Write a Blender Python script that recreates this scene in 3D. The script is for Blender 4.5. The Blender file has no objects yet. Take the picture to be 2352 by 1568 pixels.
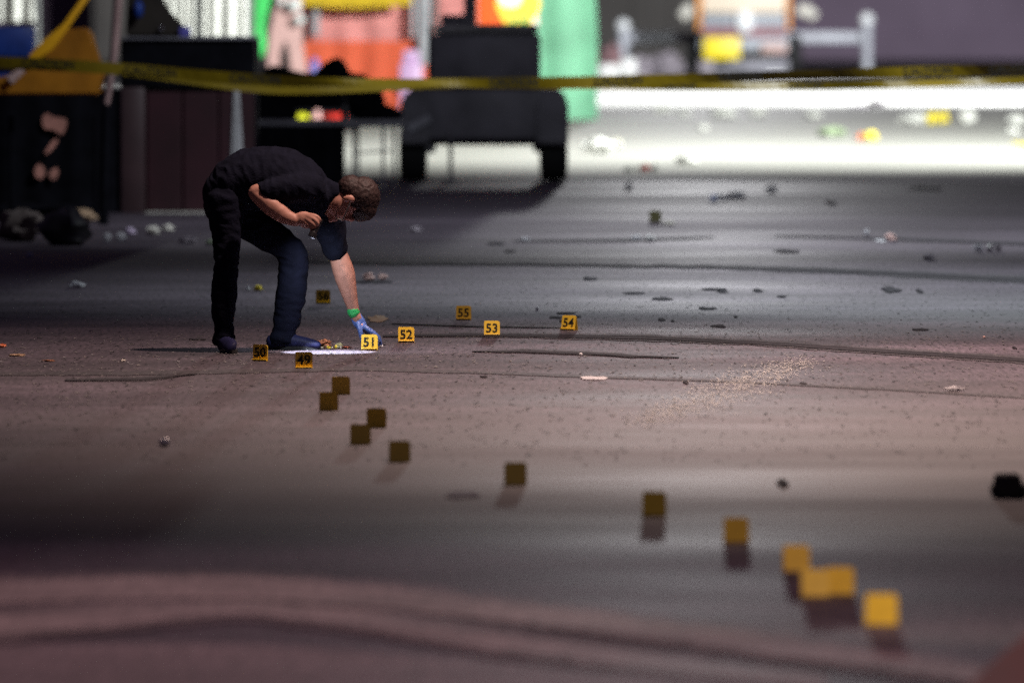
import bpy, bmesh, math, random
from mathutils import Vector, Matrix, noise
random.seed(7)
S = bpy.context.scene
COL = S.collection
R = math.radians

# ------------------------------------------------------------------ camera
CAM_H, PITCH, LENS, FPX = 1.875, R(2.349), 300.0, 300.0 / 36.0 * 2352.0
D0 = 44.5                                    # distance to the person
cam = bpy.data.cameras.new('camera'); camo = bpy.data.objects.new('camera', cam); COL.objects.link(camo)
camo.location = (0, 0, CAM_H); camo.rotation_euler = (math.pi / 2 - PITCH, 0, 0)
cam.lens = LENS; cam.sensor_width = 36; cam.clip_start = 0.5; cam.clip_end = 3000
cam.dof.use_dof = True; cam.dof.focus_distance = 44.55; cam.dof.aperture_fstop = 2.8; cam.dof.aperture_blades = 9
S.camera = camo

# ------------------------------------------------------------------ night sky
w = bpy.data.worlds.new('World'); S.world = w; w.use_nodes = True
nt = w.node_tree; nt.nodes.clear()
out = nt.nodes.new('ShaderNodeOutputWorld'); add = nt.nodes.new('ShaderNodeAddShader')
b1 = nt.nodes.new('ShaderNodeBackground'); b2 = nt.nodes.new('ShaderNodeBackground')
sky = nt.nodes.new('ShaderNodeTexSky'); sky.sky_type = 'NISHITA'; sky.sun_disc = False
sky.sun_elevation = R(-4); sky.sun_rotation = R(20)
nt.links.new(sky.outputs[0], b1.inputs[0]); b1.inputs[1].default_value = 0.05
b2.inputs[0].default_value = (0.72, 0.50, 1.0, 1); b2.inputs[1].default_value = 0.026     # city glow
nt.links.new(b1.outputs[0], add.inputs[0]); nt.links.new(b2.outputs[0], add.inputs[1]); nt.links.new(add.outputs[0], out.inputs[0])

# ------------------------------------------------------------------ lamps (each sits in a lamp built below)
def spot(name, loc, aim, power, col, angle, blend, radius):
    l = bpy.data.lights.new(name, 'SPOT'); l.energy = power; l.color = col
    l.spot_size = R(angle); l.spot_blend = blend; l.shadow_soft_size = radius
    o = bpy.data.objects.new(name, l); COL.objects.link(o); o.location = loc
    o.rotation_euler = (Vector(aim) - Vector(loc)).to_track_quat('-Z', 'Y').to_euler(); return o
def bulb(name, loc, power, col, radius):
    l = bpy.data.lights.new(name, 'POINT'); l.energy = power; l.color = col; l.shadow_soft_size = radius
    o = bpy.data.objects.new(name, l); COL.objects.link(o); o.location = loc; return o
MAST = Vector((4.15, 190.0, 9.0))
FLOOD2 = Vector((17.0, 91.0, 11.0))
FLOOD3 = Vector((19.0, 143.0, 10.0))
SODIUM = Vector((1.7, 43.0, 8.0))
ROAD_FILL = Vector((3.7, 55.0, 8.6))  # added fill to brighten the middle road and its litter
CROSS_FILL = Vector((3.4, 63.0, 8.6))  # added fill for the tape, trailer front and stalls
NEARL = Vector((-2.0, 25.0, 8.0))
WORK = Vector((1.95, 23.5, 0.85))
spot('mast_flood', MAST, (1.0, 60, 0), 24000, (0.98, 0.98, 1.0), 75, 0.6, 0.9)
spot('tower_flood', FLOOD2 + Vector((-.35, .1, -.1)), (-1, 115, 0), 84000, (0.96, 1.0, 0.93), 136, 1.0, 0.3)
spot('yard_flood', FLOOD3 + Vector((-.35, .1, -.1)), (3, 160, 0), 120000, (0.95, 0.98, 1.0), 130, 0.6, 0.3)
spot('street_light', SODIUM, (1.9, 41.6, 0), 5900, (1.0, 0.70, 0.60), 108, 1.0, 0.18)
spot('road_fill', ROAD_FILL, (3.5, 54.0, 0), 5800, (0.86, 0.95, 1.0), 86, 1.0, 0.2)
spot('cross_fill', CROSS_FILL, (3.2, 67.5, 0), 5000, (0.88, 0.94, 1.0), 108, 1.0, 0.2)
spot('near_light', NEARL, (-.2, 24.8, 0), 1150, (1.0, 0.58, 0.60), 66, 0.8, 0.2)
spot('work_light', WORK + Vector((-.1, .12, 0)), (0.7, 28.0, 0.0), 80, (1.0, 0.76, 0.56), 80, 0.7, 0.08)

# ------------------------------------------------------------------ exposure / render
S.view_settings.view_transform = 'Standard'; S.view_settings.look = 'None'
S.view_settings.exposure = 0; S.view_settings.gamma = 1; S.view_settings.use_curve_mapping = False
S.render.engine = 'CYCLES'
c = S.cycles; c.use_denoising = False; c.use_adaptive_sampling = False; c.max_bounces = 4; c.diffuse_bounces = 2
c.glossy_bounces = 2; c.transmission_bounces = 2; c.caustics_reflective = False; c.caustics_refractive = False
c.sample_clamp_indirect = 2; c.sample_clamp_direct = 6

# ================================================================== helpers
rot = Matrix.Rotation(math.pi / 2 - PITCH, 3, 'X')
def ray(px, py): return rot @ Vector(((px - 1176) / FPX, (784 - py) / FPX, -1))
def V(px, py, y):
    d = ray(px, py); return Vector((0, 0, CAM_H)) + d * (y / d.y)
def G(px, py, z=0.0):
    d = ray(px, py); return Vector((0, 0, CAM_H)) + d * ((z - CAM_H) / d.z)
def ppm(y): return FPX / y                       # photo pixels per metre at distance y

def mat(name, col, rough=0.6, spec=0.5, noise_scale=None, noise_amt=0.25, bump=0.0, bump_scale=60, metal=0.0, trans=0.0, coat=0.0, sheen=0.0):
    m = bpy.data.materials.new(name); m.use_nodes = True
    n = m.node_tree.nodes; L = m.node_tree.links; p = n['Principled BSDF']
    p.inputs['Base Color'].default_value = (*col, 1); p.inputs['Roughness'].default_value = rough
    p.inputs['Specular IOR Level'].default_value = spec; p.inputs['Metallic'].default_value = metal
    p.inputs['Coat Weight'].default_value = coat; p.inputs['Sheen Weight'].default_value = sheen
    tc = n.new('ShaderNodeTexCoord')
    if noise_scale:
        t = n.new('ShaderNodeTexNoise'); t.inputs['Scale'].default_value = noise_scale; t.inputs['Detail'].default_value = 5
        L.new(tc.outputs['Object'], t.inputs['Vector'])
        r = n.new('ShaderNodeValToRGB'); r.color_ramp.elements[0].position = .3; r.color_ramp.elements[1].position = .7
        r.color_ramp.elements[0].color = (*[x * (1 - noise_amt) for x in col], 1)
        r.color_ramp.elements[1].color = (*[min(1, x * (1 + noise_amt)) for x in col], 1)
        L.new(t.outputs[0], r.inputs[0]); L.new(r.outputs[0], p.inputs['Base Color'])
    if bump:
        t = n.new('ShaderNodeTexNoise'); t.inputs['Scale'].default_value = bump_scale; t.inputs['Detail'].default_value = 4
        L.new(tc.outputs['Object'], t.inputs['Vector'])
        b = n.new('ShaderNodeBump'); b.inputs['Strength'].default_value = bump; b.inputs['Distance'].default_value = 0.02
        L.new(t.outputs[0], b.inputs['Height']); L.new(b.outputs[0], p.inputs['Normal'])
    if trans:
        o = n['Material Output']; tl = n.new('ShaderNodeBsdfTranslucent'); tl.inputs[0].default_value = (*col, 1)
        mx = n.new('ShaderNodeMixShader'); mx.inputs[0].default_value = trans
        L.new(p.outputs[0], mx.inputs[1]); L.new(tl.outputs[0], mx.inputs[2]); L.new(mx.outputs[0], o.inputs[0])
    return m

def tag(o, label=None, cat=None, group=None, kind=None):
    if label: o['label'] = label
    if cat: o['category'] = cat
    if group: o['group'] = group
    if kind: o['kind'] = kind
    return o

class MB:
    seed = 0.0
    def __init__(s): s.bm = bmesh.new()
    def _join(s, b):
        me = bpy.data.meshes.new('tmp'); b.to_mesh(me); b.free(); s.bm.from_mesh(me); bpy.data.meshes.remove(me)
    def box(s, c, size, rotm=None, bevel=0.0, seg=2, taper=1.0):
        b = bmesh.new(); bmesh.ops.create_cube(b, size=1)
        for v in b.verts:
            if v.co.z > 0: v.co.x *= taper; v.co.y *= taper
            v.co = Vector((v.co.x * size[0], v.co.y * size[1], v.co.z * size[2]))
        if bevel: bmesh.ops.bevel(b, geom=b.edges[:], offset=bevel, segments=seg, affect='EDGES', profile=.5)
        M4 = Matrix.Translation(Vector(c)) @ (rotm.to_4x4() if rotm else Matrix())
        bmesh.ops.transform(b, matrix=M4, verts=b.verts); s._join(b); return s
    def ell(s, c, r, rotm=None, seg=20, nz=0.0, nscale=8):
        b = bmesh.new(); bmesh.ops.create_uvsphere(b, u_segments=seg, v_segments=max(8, seg * 2 // 3), radius=1)
        M4 = (rotm.to_4x4() if rotm else Matrix())
        for v in b.verts:
            q = v.co * nscale + Vector(c) * 3 + Vector((s.seed, s.seed * .7, 0))
            k = 1 + (nz * (noise.noise(q) + .7 * noise.noise(q * 2.3) + .6 * abs(noise.noise(q * 4.1)) - .2) if nz else 0)
            v.co = Vector((v.co.x * r[0], v.co.y * r[1], v.co.z * r[2])) * k
        bmesh.ops.transform(b, matrix=Matrix.Translation(Vector(c)) @ M4, verts=b.verts); s._join(b); return s
    def tube(s, pts, rad, sides=12, cap=True):
        """round tube; rad one number, a list, or list of (image radius, depth radius)"""
        pts = [Vector(p) for p in pts]; n = len(pts)
        if not isinstance(rad, (list, tuple)): rad = [rad] * n
        b = s.bm; rings = []; Y = Vector((0, 1, 0)); prev = None
        for i, p in enumerate(pts):
            t = (pts[min(i + 1, n - 1)] - pts[max(i - 1, 0)]).normalized()
            sd = t.cross(Y)
            if sd.length < .15: sd = prev if prev is not None else t.cross(Vector((0, 0, 1)))
            sd = (sd - t * sd.dot(t)).normalized(); prev = sd; dp = t.cross(sd)
            ra, rb = rad[i] if isinstance(rad[i], (list, tuple)) else (rad[i], rad[i])
            rings.append([b.verts.new(p + sd * ra * math.cos(a) + dp * rb * math.sin(a)) for a in [2 * math.pi * k / sides for k in range(sides)]])
        for i in range(n - 1):
            for k in range(sides):
                q = (k + 1) % sides; b.faces.new((rings[i][k], rings[i][q], rings[i + 1][q], rings[i + 1][k]))
        if cap: b.faces.new(rings[0][::-1]); b.faces.new(rings[-1])
        return s
    def limb(s, pts, rad, sides=18, sub=4):
        """smooth tube: Catmull-Rom through the points, rounded ends"""
        P = [Vector(p) for p in pts]; Q = [(r if isinstance(r, (list, tuple)) else (r, r)) for r in rad]
        a, z = P[0] - P[1], P[-1] - P[-2]; a.normalize(); z.normalize()
        def cr(p0, p1, p2, p3, t): return .5 * ((2 * p1) + (p2 - p0) * t + (2 * p0 - 5 * p1 + 4 * p2 - p3) * t * t + (3 * p1 - p0 - 3 * p2 + p3) * t ** 3)
        pts2, rad2 = [], []; n = len(P)
        for i in range(n - 1):
            g = lambda A, j: A[max(0, min(n - 1, j))]
            for k in range(sub):
                t = k / sub
                pts2.append(cr(g(P, i - 1), g(P, i), g(P, i + 1), g(P, i + 2), t))
                rad2.append(tuple(cr(g(Q, i - 1)[m], g(Q, i)[m], g(Q, i + 1)[m], g(Q, i + 2)[m], t) for m in (0, 1)))
        pts2.append(P[-1]); rad2.append(Q[-1])
        e0, e1 = min(Q[0]), min(Q[-1])
        sc = lambda q, k: (q[0] * k, q[1] * k)
        pts2 = [P[0] + a * e0 * .8, P[0] + a * e0 * .5] + pts2 + [P[-1] + z * e1 * .5, P[-1] + z * e1 * .8]
        rad2 = [sc(Q[0], .35), sc(Q[0], .8)] + rad2 + [sc(Q[-1], .8), sc(Q[-1], .35)]
        return s.tube(pts2, rad2, sides)
    def prism(s, poly, y0, y1):
        """polygon in x,z extruded from y0 to y1"""
        b = s.bm; A = [b.verts.new((p[0], y0, p[1])) for p in poly]; B = [b.verts.new((p[0], y1, p[1])) for p in poly]; n = len(poly)
        b.faces.new(A); b.faces.new(B[::-1])
        for i in range(n): b.faces.new((A[i], B[i], B[(i + 1) % n], A[(i + 1) % n]))
        return s
    def lathe(s, prof, c, axis='z', n=24):
        """profile (radius, along) round an axis"""
        b = s.bm; rings = []; c = Vector(c)
        for r, h in prof:
            ring = []
            for k in range(n):
                a = 2 * math.pi * k / n; x, y = r * math.cos(a), r * math.sin(a)
                ring.append(b.verts.new(c + (Vector((x, y, h)) if axis == 'z' else Vector((h, x, y)))))
            rings.append(ring)
        for i in range(len(rings) - 1):
            for k in range(n): q = (k + 1) % n; b.faces.new((rings[i][k], rings[i][q], rings[i + 1][q], rings[i + 1][k]))
        b.faces.new(rings[0][::-1]); b.faces.new(rings[-1]); return s
    def strip(s, A, B, up=None, th=0):
        b = s.bm; a = [b.verts.new(p) for p in A]; d = [b.verts.new(p) for p in B]
        for i in range(len(A) - 1): b.faces.new((a[i], a[i + 1], d[i + 1], d[i]))
        return s
    def build(s, name, m, parent=None, smooth=True, offset=None, recalc=True):
        if recalc: bmesh.ops.recalc_face_normals(s.bm, faces=s.bm.faces)
        me = bpy.data.meshes.new(name); s.bm.to_mesh(me); s.bm.free()
        return link(name, me, m, parent, smooth, offset)

def link(name, me, m, parent=None, smooth=True, offset=None):
    off = offset if offset is not None else (parent_base(parent) if parent else None)
    if off is not None: me.transform(Matrix.Translation(-Vector(off)))
    me.materials.clear(); me.materials.append(m)
    if smooth:
        me.shade_smooth()
        try: me.set_sharp_from_angle(angle=R(40))
        except Exception: pass
    o = bpy.data.objects.new(name, me); COL.objects.link(o)
    if parent: o.parent = parent
    elif offset is not None: o.location = offset
    return o
def parent_base(p):
    b = Vector((0, 0, 0))
    while p: b += p.location; p = p.parent
    return b
def empty(name, loc, label, cat, group=None):
    o = bpy.data.objects.new(name, None); COL.objects.link(o); o.location = loc; o.empty_display_size = .1
    return tag(o, label, cat, group)
def remesh(mb, voxel, smooth=4, factor=.5):
    bmesh.ops.recalc_face_normals(mb.bm, faces=mb.bm.faces)
    me = bpy.data.meshes.new('tmp'); mb.bm.to_mesh(me); mb.bm.free()
    o = bpy.data.objects.new('tmp', me); COL.objects.link(o)
    r = o.modifiers.new('r', 'REMESH'); r.mode = 'VOXEL'; r.voxel_size = voxel
    if smooth:
        q = o.modifiers.new('s', 'SMOOTH'); q.iterations = smooth; q.factor = factor
    dg = bpy.context.evaluated_depsgraph_get(); dg.update()
    res = bpy.data.meshes.new_from_object(o.evaluated_get(dg))
    bpy.data.objects.remove(o); bpy.data.meshes.remove(me)
    return res
def push(me, f):
    ns = [v.normal.copy() for v in me.vertices]
    for v, n in zip(me.vertices, ns): v.co += n * f(v.co)
    return me
def text_mesh(s, size, extrude, offset=0.0):
    cu = bpy.data.curves.new('t', 'FONT'); cu.body = s; cu.size = size; cu.extrude = extrude; cu.offset = offset
    cu.align_x = 'CENTER'; cu.align_y = 'CENTER'; cu.resolution_u = 3
    o = bpy.data.objects.new('t', cu); COL.objects.link(o)
    dg = bpy.context.evaluated_depsgraph_get(); dg.update()
    me = bpy.data.meshes.new_from_object(o.evaluated_get(dg)); bpy.data.objects.remove(o); bpy.data.curves.remove(cu)
    return me

# ================================================================== ground materials
def asphalt(name, col, rough, spec, patch=0.35, grit=0.5, streak=0.3):
    m = bpy.data.materials.new(name); m.use_nodes = True
    n = m.node_tree.nodes; L = m.node_tree.links; p = n['Principled BSDF']
    tc = n.new('ShaderNodeTexCoord')
    def nz(scale, detail, sx=1, sy=1, rg=.55):
        mp = n.new('ShaderNodeMapping'); mp.inputs['Scale'].default_value = (sx, sy, 1); L.new(tc.outputs['Object'], mp.inputs[0])
        t = n.new('ShaderNodeTexNoise'); t.inputs['Scale'].default_value = scale; t.inputs['Detail'].default_value = detail
        t.inputs['Roughness'].default_value = rg; L.new(mp.outputs[0], t.inputs['Vector']); return t
    def ramp(src, lo, hi, a=.3, b=.7):
        r = n.new('ShaderNodeMapRange'); r.inputs[1].default_value = a; r.inputs[2].default_value = b
        r.inputs[3].default_value = lo; r.inputs[4].default_value = hi; L.new(src.outputs[0], r.inputs[0]); return r
    def mul(a, b):
        x = n.new('ShaderNodeMath'); x.operation = 'MULTIPLY'; L.new(a.outputs[0], x.inputs[0]); L.new(b.outputs[0], x.inputs[1]); return x
    big = ramp(nz(.22, 4, 1, .6), 1 - patch, 1 + patch)
    mid = ramp(nz(1.3, 5, .5, 1.0), 1 - streak, 1 + streak)
    fine = ramp(nz(30, 3, 1.6, .10, .75), 1 - grit, 1 + grit)
    band = ramp(nz(.5, 5, .12, 1.1, .65), 1 - patch * .9, 1 + patch * .9)
    lum = mul(mul(mul(big, mid), fine), band)
    mx = n.new('ShaderNodeMix'); mx.data_type = 'RGBA'; mx.blend_type = 'MULTIPLY'; mx.inputs[0].default_value = 1
    mx.inputs[6].default_value = (*col, 1); L.new(lum.outputs[0], mx.inputs[7]); L.new(mx.outputs[2], p.inputs['Base Color'])
    rr = ramp(nz(.5, 4, .4, 1), rough - .09, rough + .09); L.new(rr.outputs[0], p.inputs['Roughness'])
    p.inputs['Specular IOR Level'].default_value = spec
    b1 = n.new('ShaderNodeBump'); b1.inputs['Strength'].default_value = .35; b1.inputs['Distance'].default_value = .002
    L.new(nz(90, 3).outputs[0], b1.inputs['Height'])
    b2 = n.new('ShaderNodeBump'); b2.inputs['Strength'].default_value = .4; b2.inputs['Distance'].default_value = .01
    L.new(nz(.9, 3, .5, 1).outputs[0], b2.inputs['Height']); L.new(b1.outputs[0], b2.inputs['Normal'])
    L.new(b2.outputs[0], p.inputs['Normal'])
    return m
M_ROAD = asphalt('road_asphalt', (.064, .052, .065), .58, .5, .45, .55, .4)
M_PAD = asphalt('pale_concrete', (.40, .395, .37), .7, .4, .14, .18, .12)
M_FAR = asphalt('far_asphalt', (.05, .048, .05), .7, .3)
M_APRON = asphalt('worn_apron', (.17, .145, .15), .62, .4)
M_SEAM = asphalt('tar_seam', (.026, .024, .028), .75, .15, .2, .3, .3)
M_PAINT = asphalt('worn_road_paint', (.25, .225, .215), .62, .4, .25, .35, .35)

def sheet(name, poly, z, m, kind='structure', grid=None):
    bm = bmesh.new(); bm.faces.new([bm.verts.new((x, y, z)) for x, y in poly])
    bmesh.ops.recalc_face_normals(bm, faces=bm.faces)
    if bm.faces[:][0].normal.z < 0: bmesh.ops.reverse_faces(bm, faces=bm.faces)
    me = bpy.data.meshes.new(name); bm.to_mesh(me); bm.free()
    return tag(link(name, me, m, None, False), kind=kind)
sheet('ground', [(-900, -60), (900, -60), (900, 2400), (-900, 2400)], -.004, M_FAR)
sheet('road', [(-70, -40), (70, -40), (70, 86), (-70, 86)], 0, M_ROAD)
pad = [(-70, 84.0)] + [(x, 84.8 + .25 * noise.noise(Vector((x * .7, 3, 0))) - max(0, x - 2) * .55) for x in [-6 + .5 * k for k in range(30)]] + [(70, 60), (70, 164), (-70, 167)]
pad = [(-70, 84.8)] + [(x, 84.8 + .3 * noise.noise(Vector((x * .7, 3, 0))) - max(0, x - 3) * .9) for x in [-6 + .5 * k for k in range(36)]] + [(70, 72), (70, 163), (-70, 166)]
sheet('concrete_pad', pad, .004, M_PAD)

def ribbon(name, pts, half, z, m, jitter=.25, kind='structure', step=14):
    """a band lying on the ground; points and half widths in photo pixels"""
    A, B = [], []; n = len(pts)
    for i in range(n - 1):
        (x0, y0), (x1, y1) = pts[i], pts[i + 1]; h0 = half if not isinstance(half, list) else half[i]; h1 = half if not isinstance(half, list) else half[i + 1]
        k = max(2, int(abs(x1 - x0) / step))
        for j in range(k + (1 if i == n - 2 else 0)):
            t = j / k; x, y, h = x0 + (x1 - x0) * t, y0 + (y1 - y0) * t, h0 + (h1 - h0) * t
            q = noise.noise(Vector((x * .02, y * .1, 1))) * jitter; r = noise.noise(Vector((x * .02, y * .1, 9))) * jitter
            A.append(G(x, y - h * (1 + q), z)); B.append(G(x, y + h * (1 + r), z))
    mb = MB(); mb.strip(A, B); o = mb.build(name, m, None, False)
    if o.data.polygons[0].normal.z < 0: o.data.flip_normals()
    return tag(o, kind=kind)
seams = [
    ([(690, 600), (900, 604), (1200, 606), (1600, 612), (1900, 620), (2150, 632), (2420, 646)], [1.5, 3, 3, 3.5, 4.5, 5.5, 6]),
    ([(880, 771), (1100, 768), (1500, 775), (1800, 790), (2100, 810), (2420, 830)], [2, 3.5, 5, 5, 5.5, 6]),
    ([(1085, 806), (1200, 806), (1350, 811), (1450, 817), (1560, 820)], [1, 3, 3.2, 2.5, .8]),
    ([(-30, 858), (300, 857), (560, 852), (820, 846), (1200, 858), (1700, 876), (2100, 897), (2420, 916)], [2.5, 2.5, 3, 2.5, 2, 1.2, 1.2, 1.5]),
    ([(150, 872), (330, 869), (450, 858)], [2, 4, 1]),
    ([(1180, 553), (1450, 551), (1640, 544)], [1, 3, 1]),
    ([(1780, 541), (2050, 548), (2420, 562)], [1, 2.5, 3]),
    ([(900, 742), (1060, 748), (1300, 752)], [.6, 1.2, .6]),
]
M_SEAMH = asphalt('seam_edge', (.044, .040, .046), .64, .4)
for i, (p, h) in enumerate(seams):
    ribbon('road_seam', p, [q * 1.5 for q in h], .003, M_SEAMH, .45, step=6)
    if i != 3: ribbon('road_seam', p, [q * .75 for q in h], .006, M_SEAM, .45, step=6)
M_PAINTH = asphalt('faded_road_paint', (.13, .115, .12), .62, .4, .3, .4, .4)
ribbon('crosswalk_line', [(-40, 1360), (300, 1349), (560, 1347), (900, 1374), (1300, 1420), (1700, 1474), (2160, 1536), (2400, 1570)], [40, 40, 40, 38, 36, 35, 32, 30], .004, M_PAINTH, .2)
ribbon('crosswalk_line', [(-40, 1438), (250, 1413), (540, 1393), (570, 1392), (800, 1416), (1100, 1466), (1520, 1524), (1900, 1570)], [38, 36, 28, 28, 32, 32, 30, 28], .006, M_PAINTH, .2)
ribbon('crosswalk_line', [(-40, 1360), (300, 1349), (560, 1347), (900, 1374), (1300, 1420), (1700, 1474), (2160, 1536), (2400, 1570)], [26, 26, 26, 24, 22, 22, 20, 18], .009, M_PAINT, .15)
ribbon('crosswalk_line', [(-40, 1438), (250, 1413), (540, 1393), (570, 1392), (800, 1416), (1100, 1466), (1520, 1524), (1900, 1570)], [26, 24, 16, 16, 20, 20, 18, 16], .009, M_PAINT, .15)
sheet('road_apron', [tuple(G(x, y)[:2]) for x, y in [(-200, 1486), (300, 1480), (600, 1484), (1100, 1516), (1500, 1556), (2000, 1610), (2600, 1680), (2600, 3000), (-200, 3000)]], .004, M_APRON)

# ================================================================== shared materials
M_BLACK = mat('black_cloth', (.0055, .0055, .008), .9, .05, 6, .4, .3, 8)
M_DARK = mat('dark_metal', (.19, .185, .215), .55, .4, 3, .3)
M_DARKG = mat('dull_grey_metal', (.12, .125, .13), .5, .5, 4, .3)
M_RUB = mat('tyre_rubber', (.014, .014, .015), .8, .3, 20, .3)
M_WHITE = mat('white_plastic', (.78, .78, .76), .5, .4, 9, .06)
M_CLOTHW = mat('white_tent_cloth', (.8, .8, .78), .8, .2, 3, .08, trans=.35)
M_RED = mat('red_cloth', (.90, .17, .085), .75, .2, 1.2, .15, .3, 3, trans=.25)
M_PINK = mat('pink_cloth', (.85, .34, .33), .75, .2, 2.2, .22, .2, 4, trans=.25)
M_ROSE = mat('pale_rose_vinyl', (.62, .38, .37), .5, .4, 2, .1)
M_GREEN = mat('bright_green_vinyl', (.06, .62, .14), .5, .4, 2, .25)
M_MINT = mat('mint_green_sheet', (.31, .74, .49), .6, .35, 1.3, .25, .5, 1.6, trans=.25)
M_YEL = mat('yellow_cloth', (.80, .56, .03), .7, .2, 5, .15, trans=.2)
M_AMBER = mat('amber_tarp', (.50, .20, .012), .55, .4, 3, .3, .5, 3, trans=.3)
M_STRAP = mat('orange_yellow_strap', (.85, .42, .01), .5, .3, 8, .1)
M_BLUE = mat('blue_plastic', (.02, .06, .32), .45, .5, 5, .3)
M_MAROON = mat('maroon_panel', (.030, .006, .011), .55, .4, 2, .35)
M_ROSEP = mat('dull_pink_metal', (.34, .22, .21), .5, .5, 6, .2)
M_PALE = mat('pale_board', (.58, .56, .50), .6, .4, 4, .2)
M_TAPE = mat('yellow_tape', (.27, .19, .006), .4, .5, 3, .15, trans=.4)
M_INK = mat('black_ink', (.015, .014, .012), .6, .3)
M_MARK = mat('marker_yellow', (.88, .60, .05), .42, .5, 30, .06)
M_PAPER = mat('white_paper', (.76, .76, .78), .7, .3, 12, .1, trans=.45)
M_PAPERP = mat('pinkish_paper', (.74, .54, .50), .7, .3, 12, .1, trans=.3)
M_SCRAP = mat('dark_scrap', (.022, .020, .024), .85, .2, 20, .3)
M_BROWN = mat('brown_scrap', (.22, .10, .055), .7, .3, 20, .3)
M_TAN = mat('tan_card', (.36, .25, .16), .7, .3, 8, .2)
M_WALL = mat('purple_grey_stucco', (.25, .19, .265), .85, .2, .35, .18, .3, 12)
M_WALL2 = mat('brown_grey_cladding', (.13, .12, .115), .8, .2, .5, .2)
M_CREAM = mat('cream_paint', (.78, .66, .52), .4, .5, 1, .05, coat=.2)
M_ORANGE = mat('orange_trim', (.75, .30, .06), .45, .4)
M_GREYB = mat('grey_band', (.30, .32, .36), .5, .5, 3, .1)
M_MAR2 = mat('dusty_maroon_band', (.26, .12, .14), .5, .4, 3, .2)
M_YPANEL = mat('yellow_panel', (.85, .66, .02), .45, .4)
M_RAIL = mat('galvanised_rail', (.40, .41, .46), .5, .5, 3, .2)
M_GLASSY = mat('pale_lens', (.80, .82, .84), .15, .7)
M_BAG = mat('grey_bag', (.26, .23, .26), .6, .4, 5, .25)
M_BIN = mat('bin_bag', (.008, .008, .010), .35, .5, 5, .3)
M_REDC = mat('red_plastic', (.65, .03, .02), .4, .5)
M_UMB = mat('grey_umbrella_cloth', (.30, .30, .31), .8, .2, 8, .15)
M_KERB = mat('red_kerb_paint', (.17, .055, .04), .65, .3, 8, .3)

# ================================================================== background wall
wl = MB(); wl.box((20, 232, 5), (150, .4, 10)); wl.box((20, 231.7, .35), (150, .25, .7), bevel=.03)
tag(wl.build('boundary_wall', M_WALL, smooth=False), 'long purple grey rendered wall across the far end of the yard', 'wall')
mb = MB()
mb.box((-2.0, 226, 3.4), (18, 4, 6.8), bevel=.05)
for k in range(18): mb.box((-10.6 + k * 1.0, 223.97, 3.4), (.5, .1, 6.6), bevel=.02)
tag(mb.build('storage_shed', M_WALL2, smooth=False), 'dark brown grey ribbed shed behind the green sheet', 'shed')

# ================================================================== truck with light mast
def TR(px, py, y=186.0): return V(px, py, y)
def panel(mb, x0, y0, x1, y1, d, th, bevel=.02):
    a, b = V(x0, y0, d), V(x1, y1, d)
    mb.box(((a.x + b.x) / 2, d + th / 2, (a.z + b.z) / 2), (abs(b.x - a.x), th, abs(a.z - b.z)), bevel=bevel); return mb
d = 186.0
tr = empty('truck', (5.0, 188.5, 0), 'cream truck with orange edges, yellow panel and light mast at the far end', 'truck')
panel(MB(), 1612, -130, 1806, 32, d, 4.6, .08).build('cargo_body', M_CREAM, tr)
for a, b in ((1600, 1611), (1807, 1817)): panel(MB(), a, -130, b, 70, d - .03, .3, .03).build('edge_trim', M_ORANGE, tr)
panel(MB(), 1613, 34, 1805, 62, d - .02, 4.0, .03).build('tail_band', M_GREYB, tr)
panel(MB(), 1613, 63, 1805, 86, d - .01, 4.0, .03).build('lower_band', M_MAR2, tr)
panel(MB(), 1606, 87, 1812, 118, d + .05, 3.6, .03).build('bumper', M_GREYB, tr)
panel(MB(), 1616, 86, 1700, 137, d - .12, .08, .03).build('yellow_panel', M_YPANEL, tr)
a = V(1710, 51, d); MB().ell((a.x, d - .1, a.z), (.20, .1, .26)).build('white_lamp', M_GLASSY, tr)
panel(MB(), 1748, 99, 1808, 123, d - .12, .1, .04).build('reflector', M_PAPERP, tr)
panel(MB(), 1604, 138, 1640, 170, d + .1, .3, .03).build('mud_flap', M_BAG, tr)
panel(MB(), 1636, 137, 1812, 168, d + .6, 3.0, .03).build('chassis', M_DARK, tr)
for px in (1594, 1828):
    a = V(px, 150, d); wb = MB(); wb.lathe([(.26, -.16), (.42, -.15), (.46, -.1), (.46, .1), (.42, .15), (.26, .16)], (a.x, d + 1.0, .46), 'x'); wb.build('wheel', M_RUB, tr)
for s, pts in ((1, [(1566, 40), (1602, 14)]), (-1, [(1832, 22), (1874, 40)])):
    p0, p1 = V(*pts[0], d + .3), V(*pts[1], d + .3)
    q = MB(); q.tube([p0, (p0 + p1) / 2 + Vector((0, 0, .05)), p1], [(.11, .06), (.15, .08), (.1, .06)], 10); q.build('side_mirror', M_PALE, tr)
mm = MB(); mm.tube([(4.15, 190.3, 1.5), (4.15, 190.3, 9.1)], .07, 10); mm.box((4.15, 190.3, 9.2), (1.5, .1, .1)); mm.build('light_mast', M_DARKG, tr)
for k in (-.55, .55):
    h = MB(); h.box((4.15 + k, 190.9, 9.0), (.6, .22, .4), bevel=.03); h.build('lamp_head', M_DARKG, tr)
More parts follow.
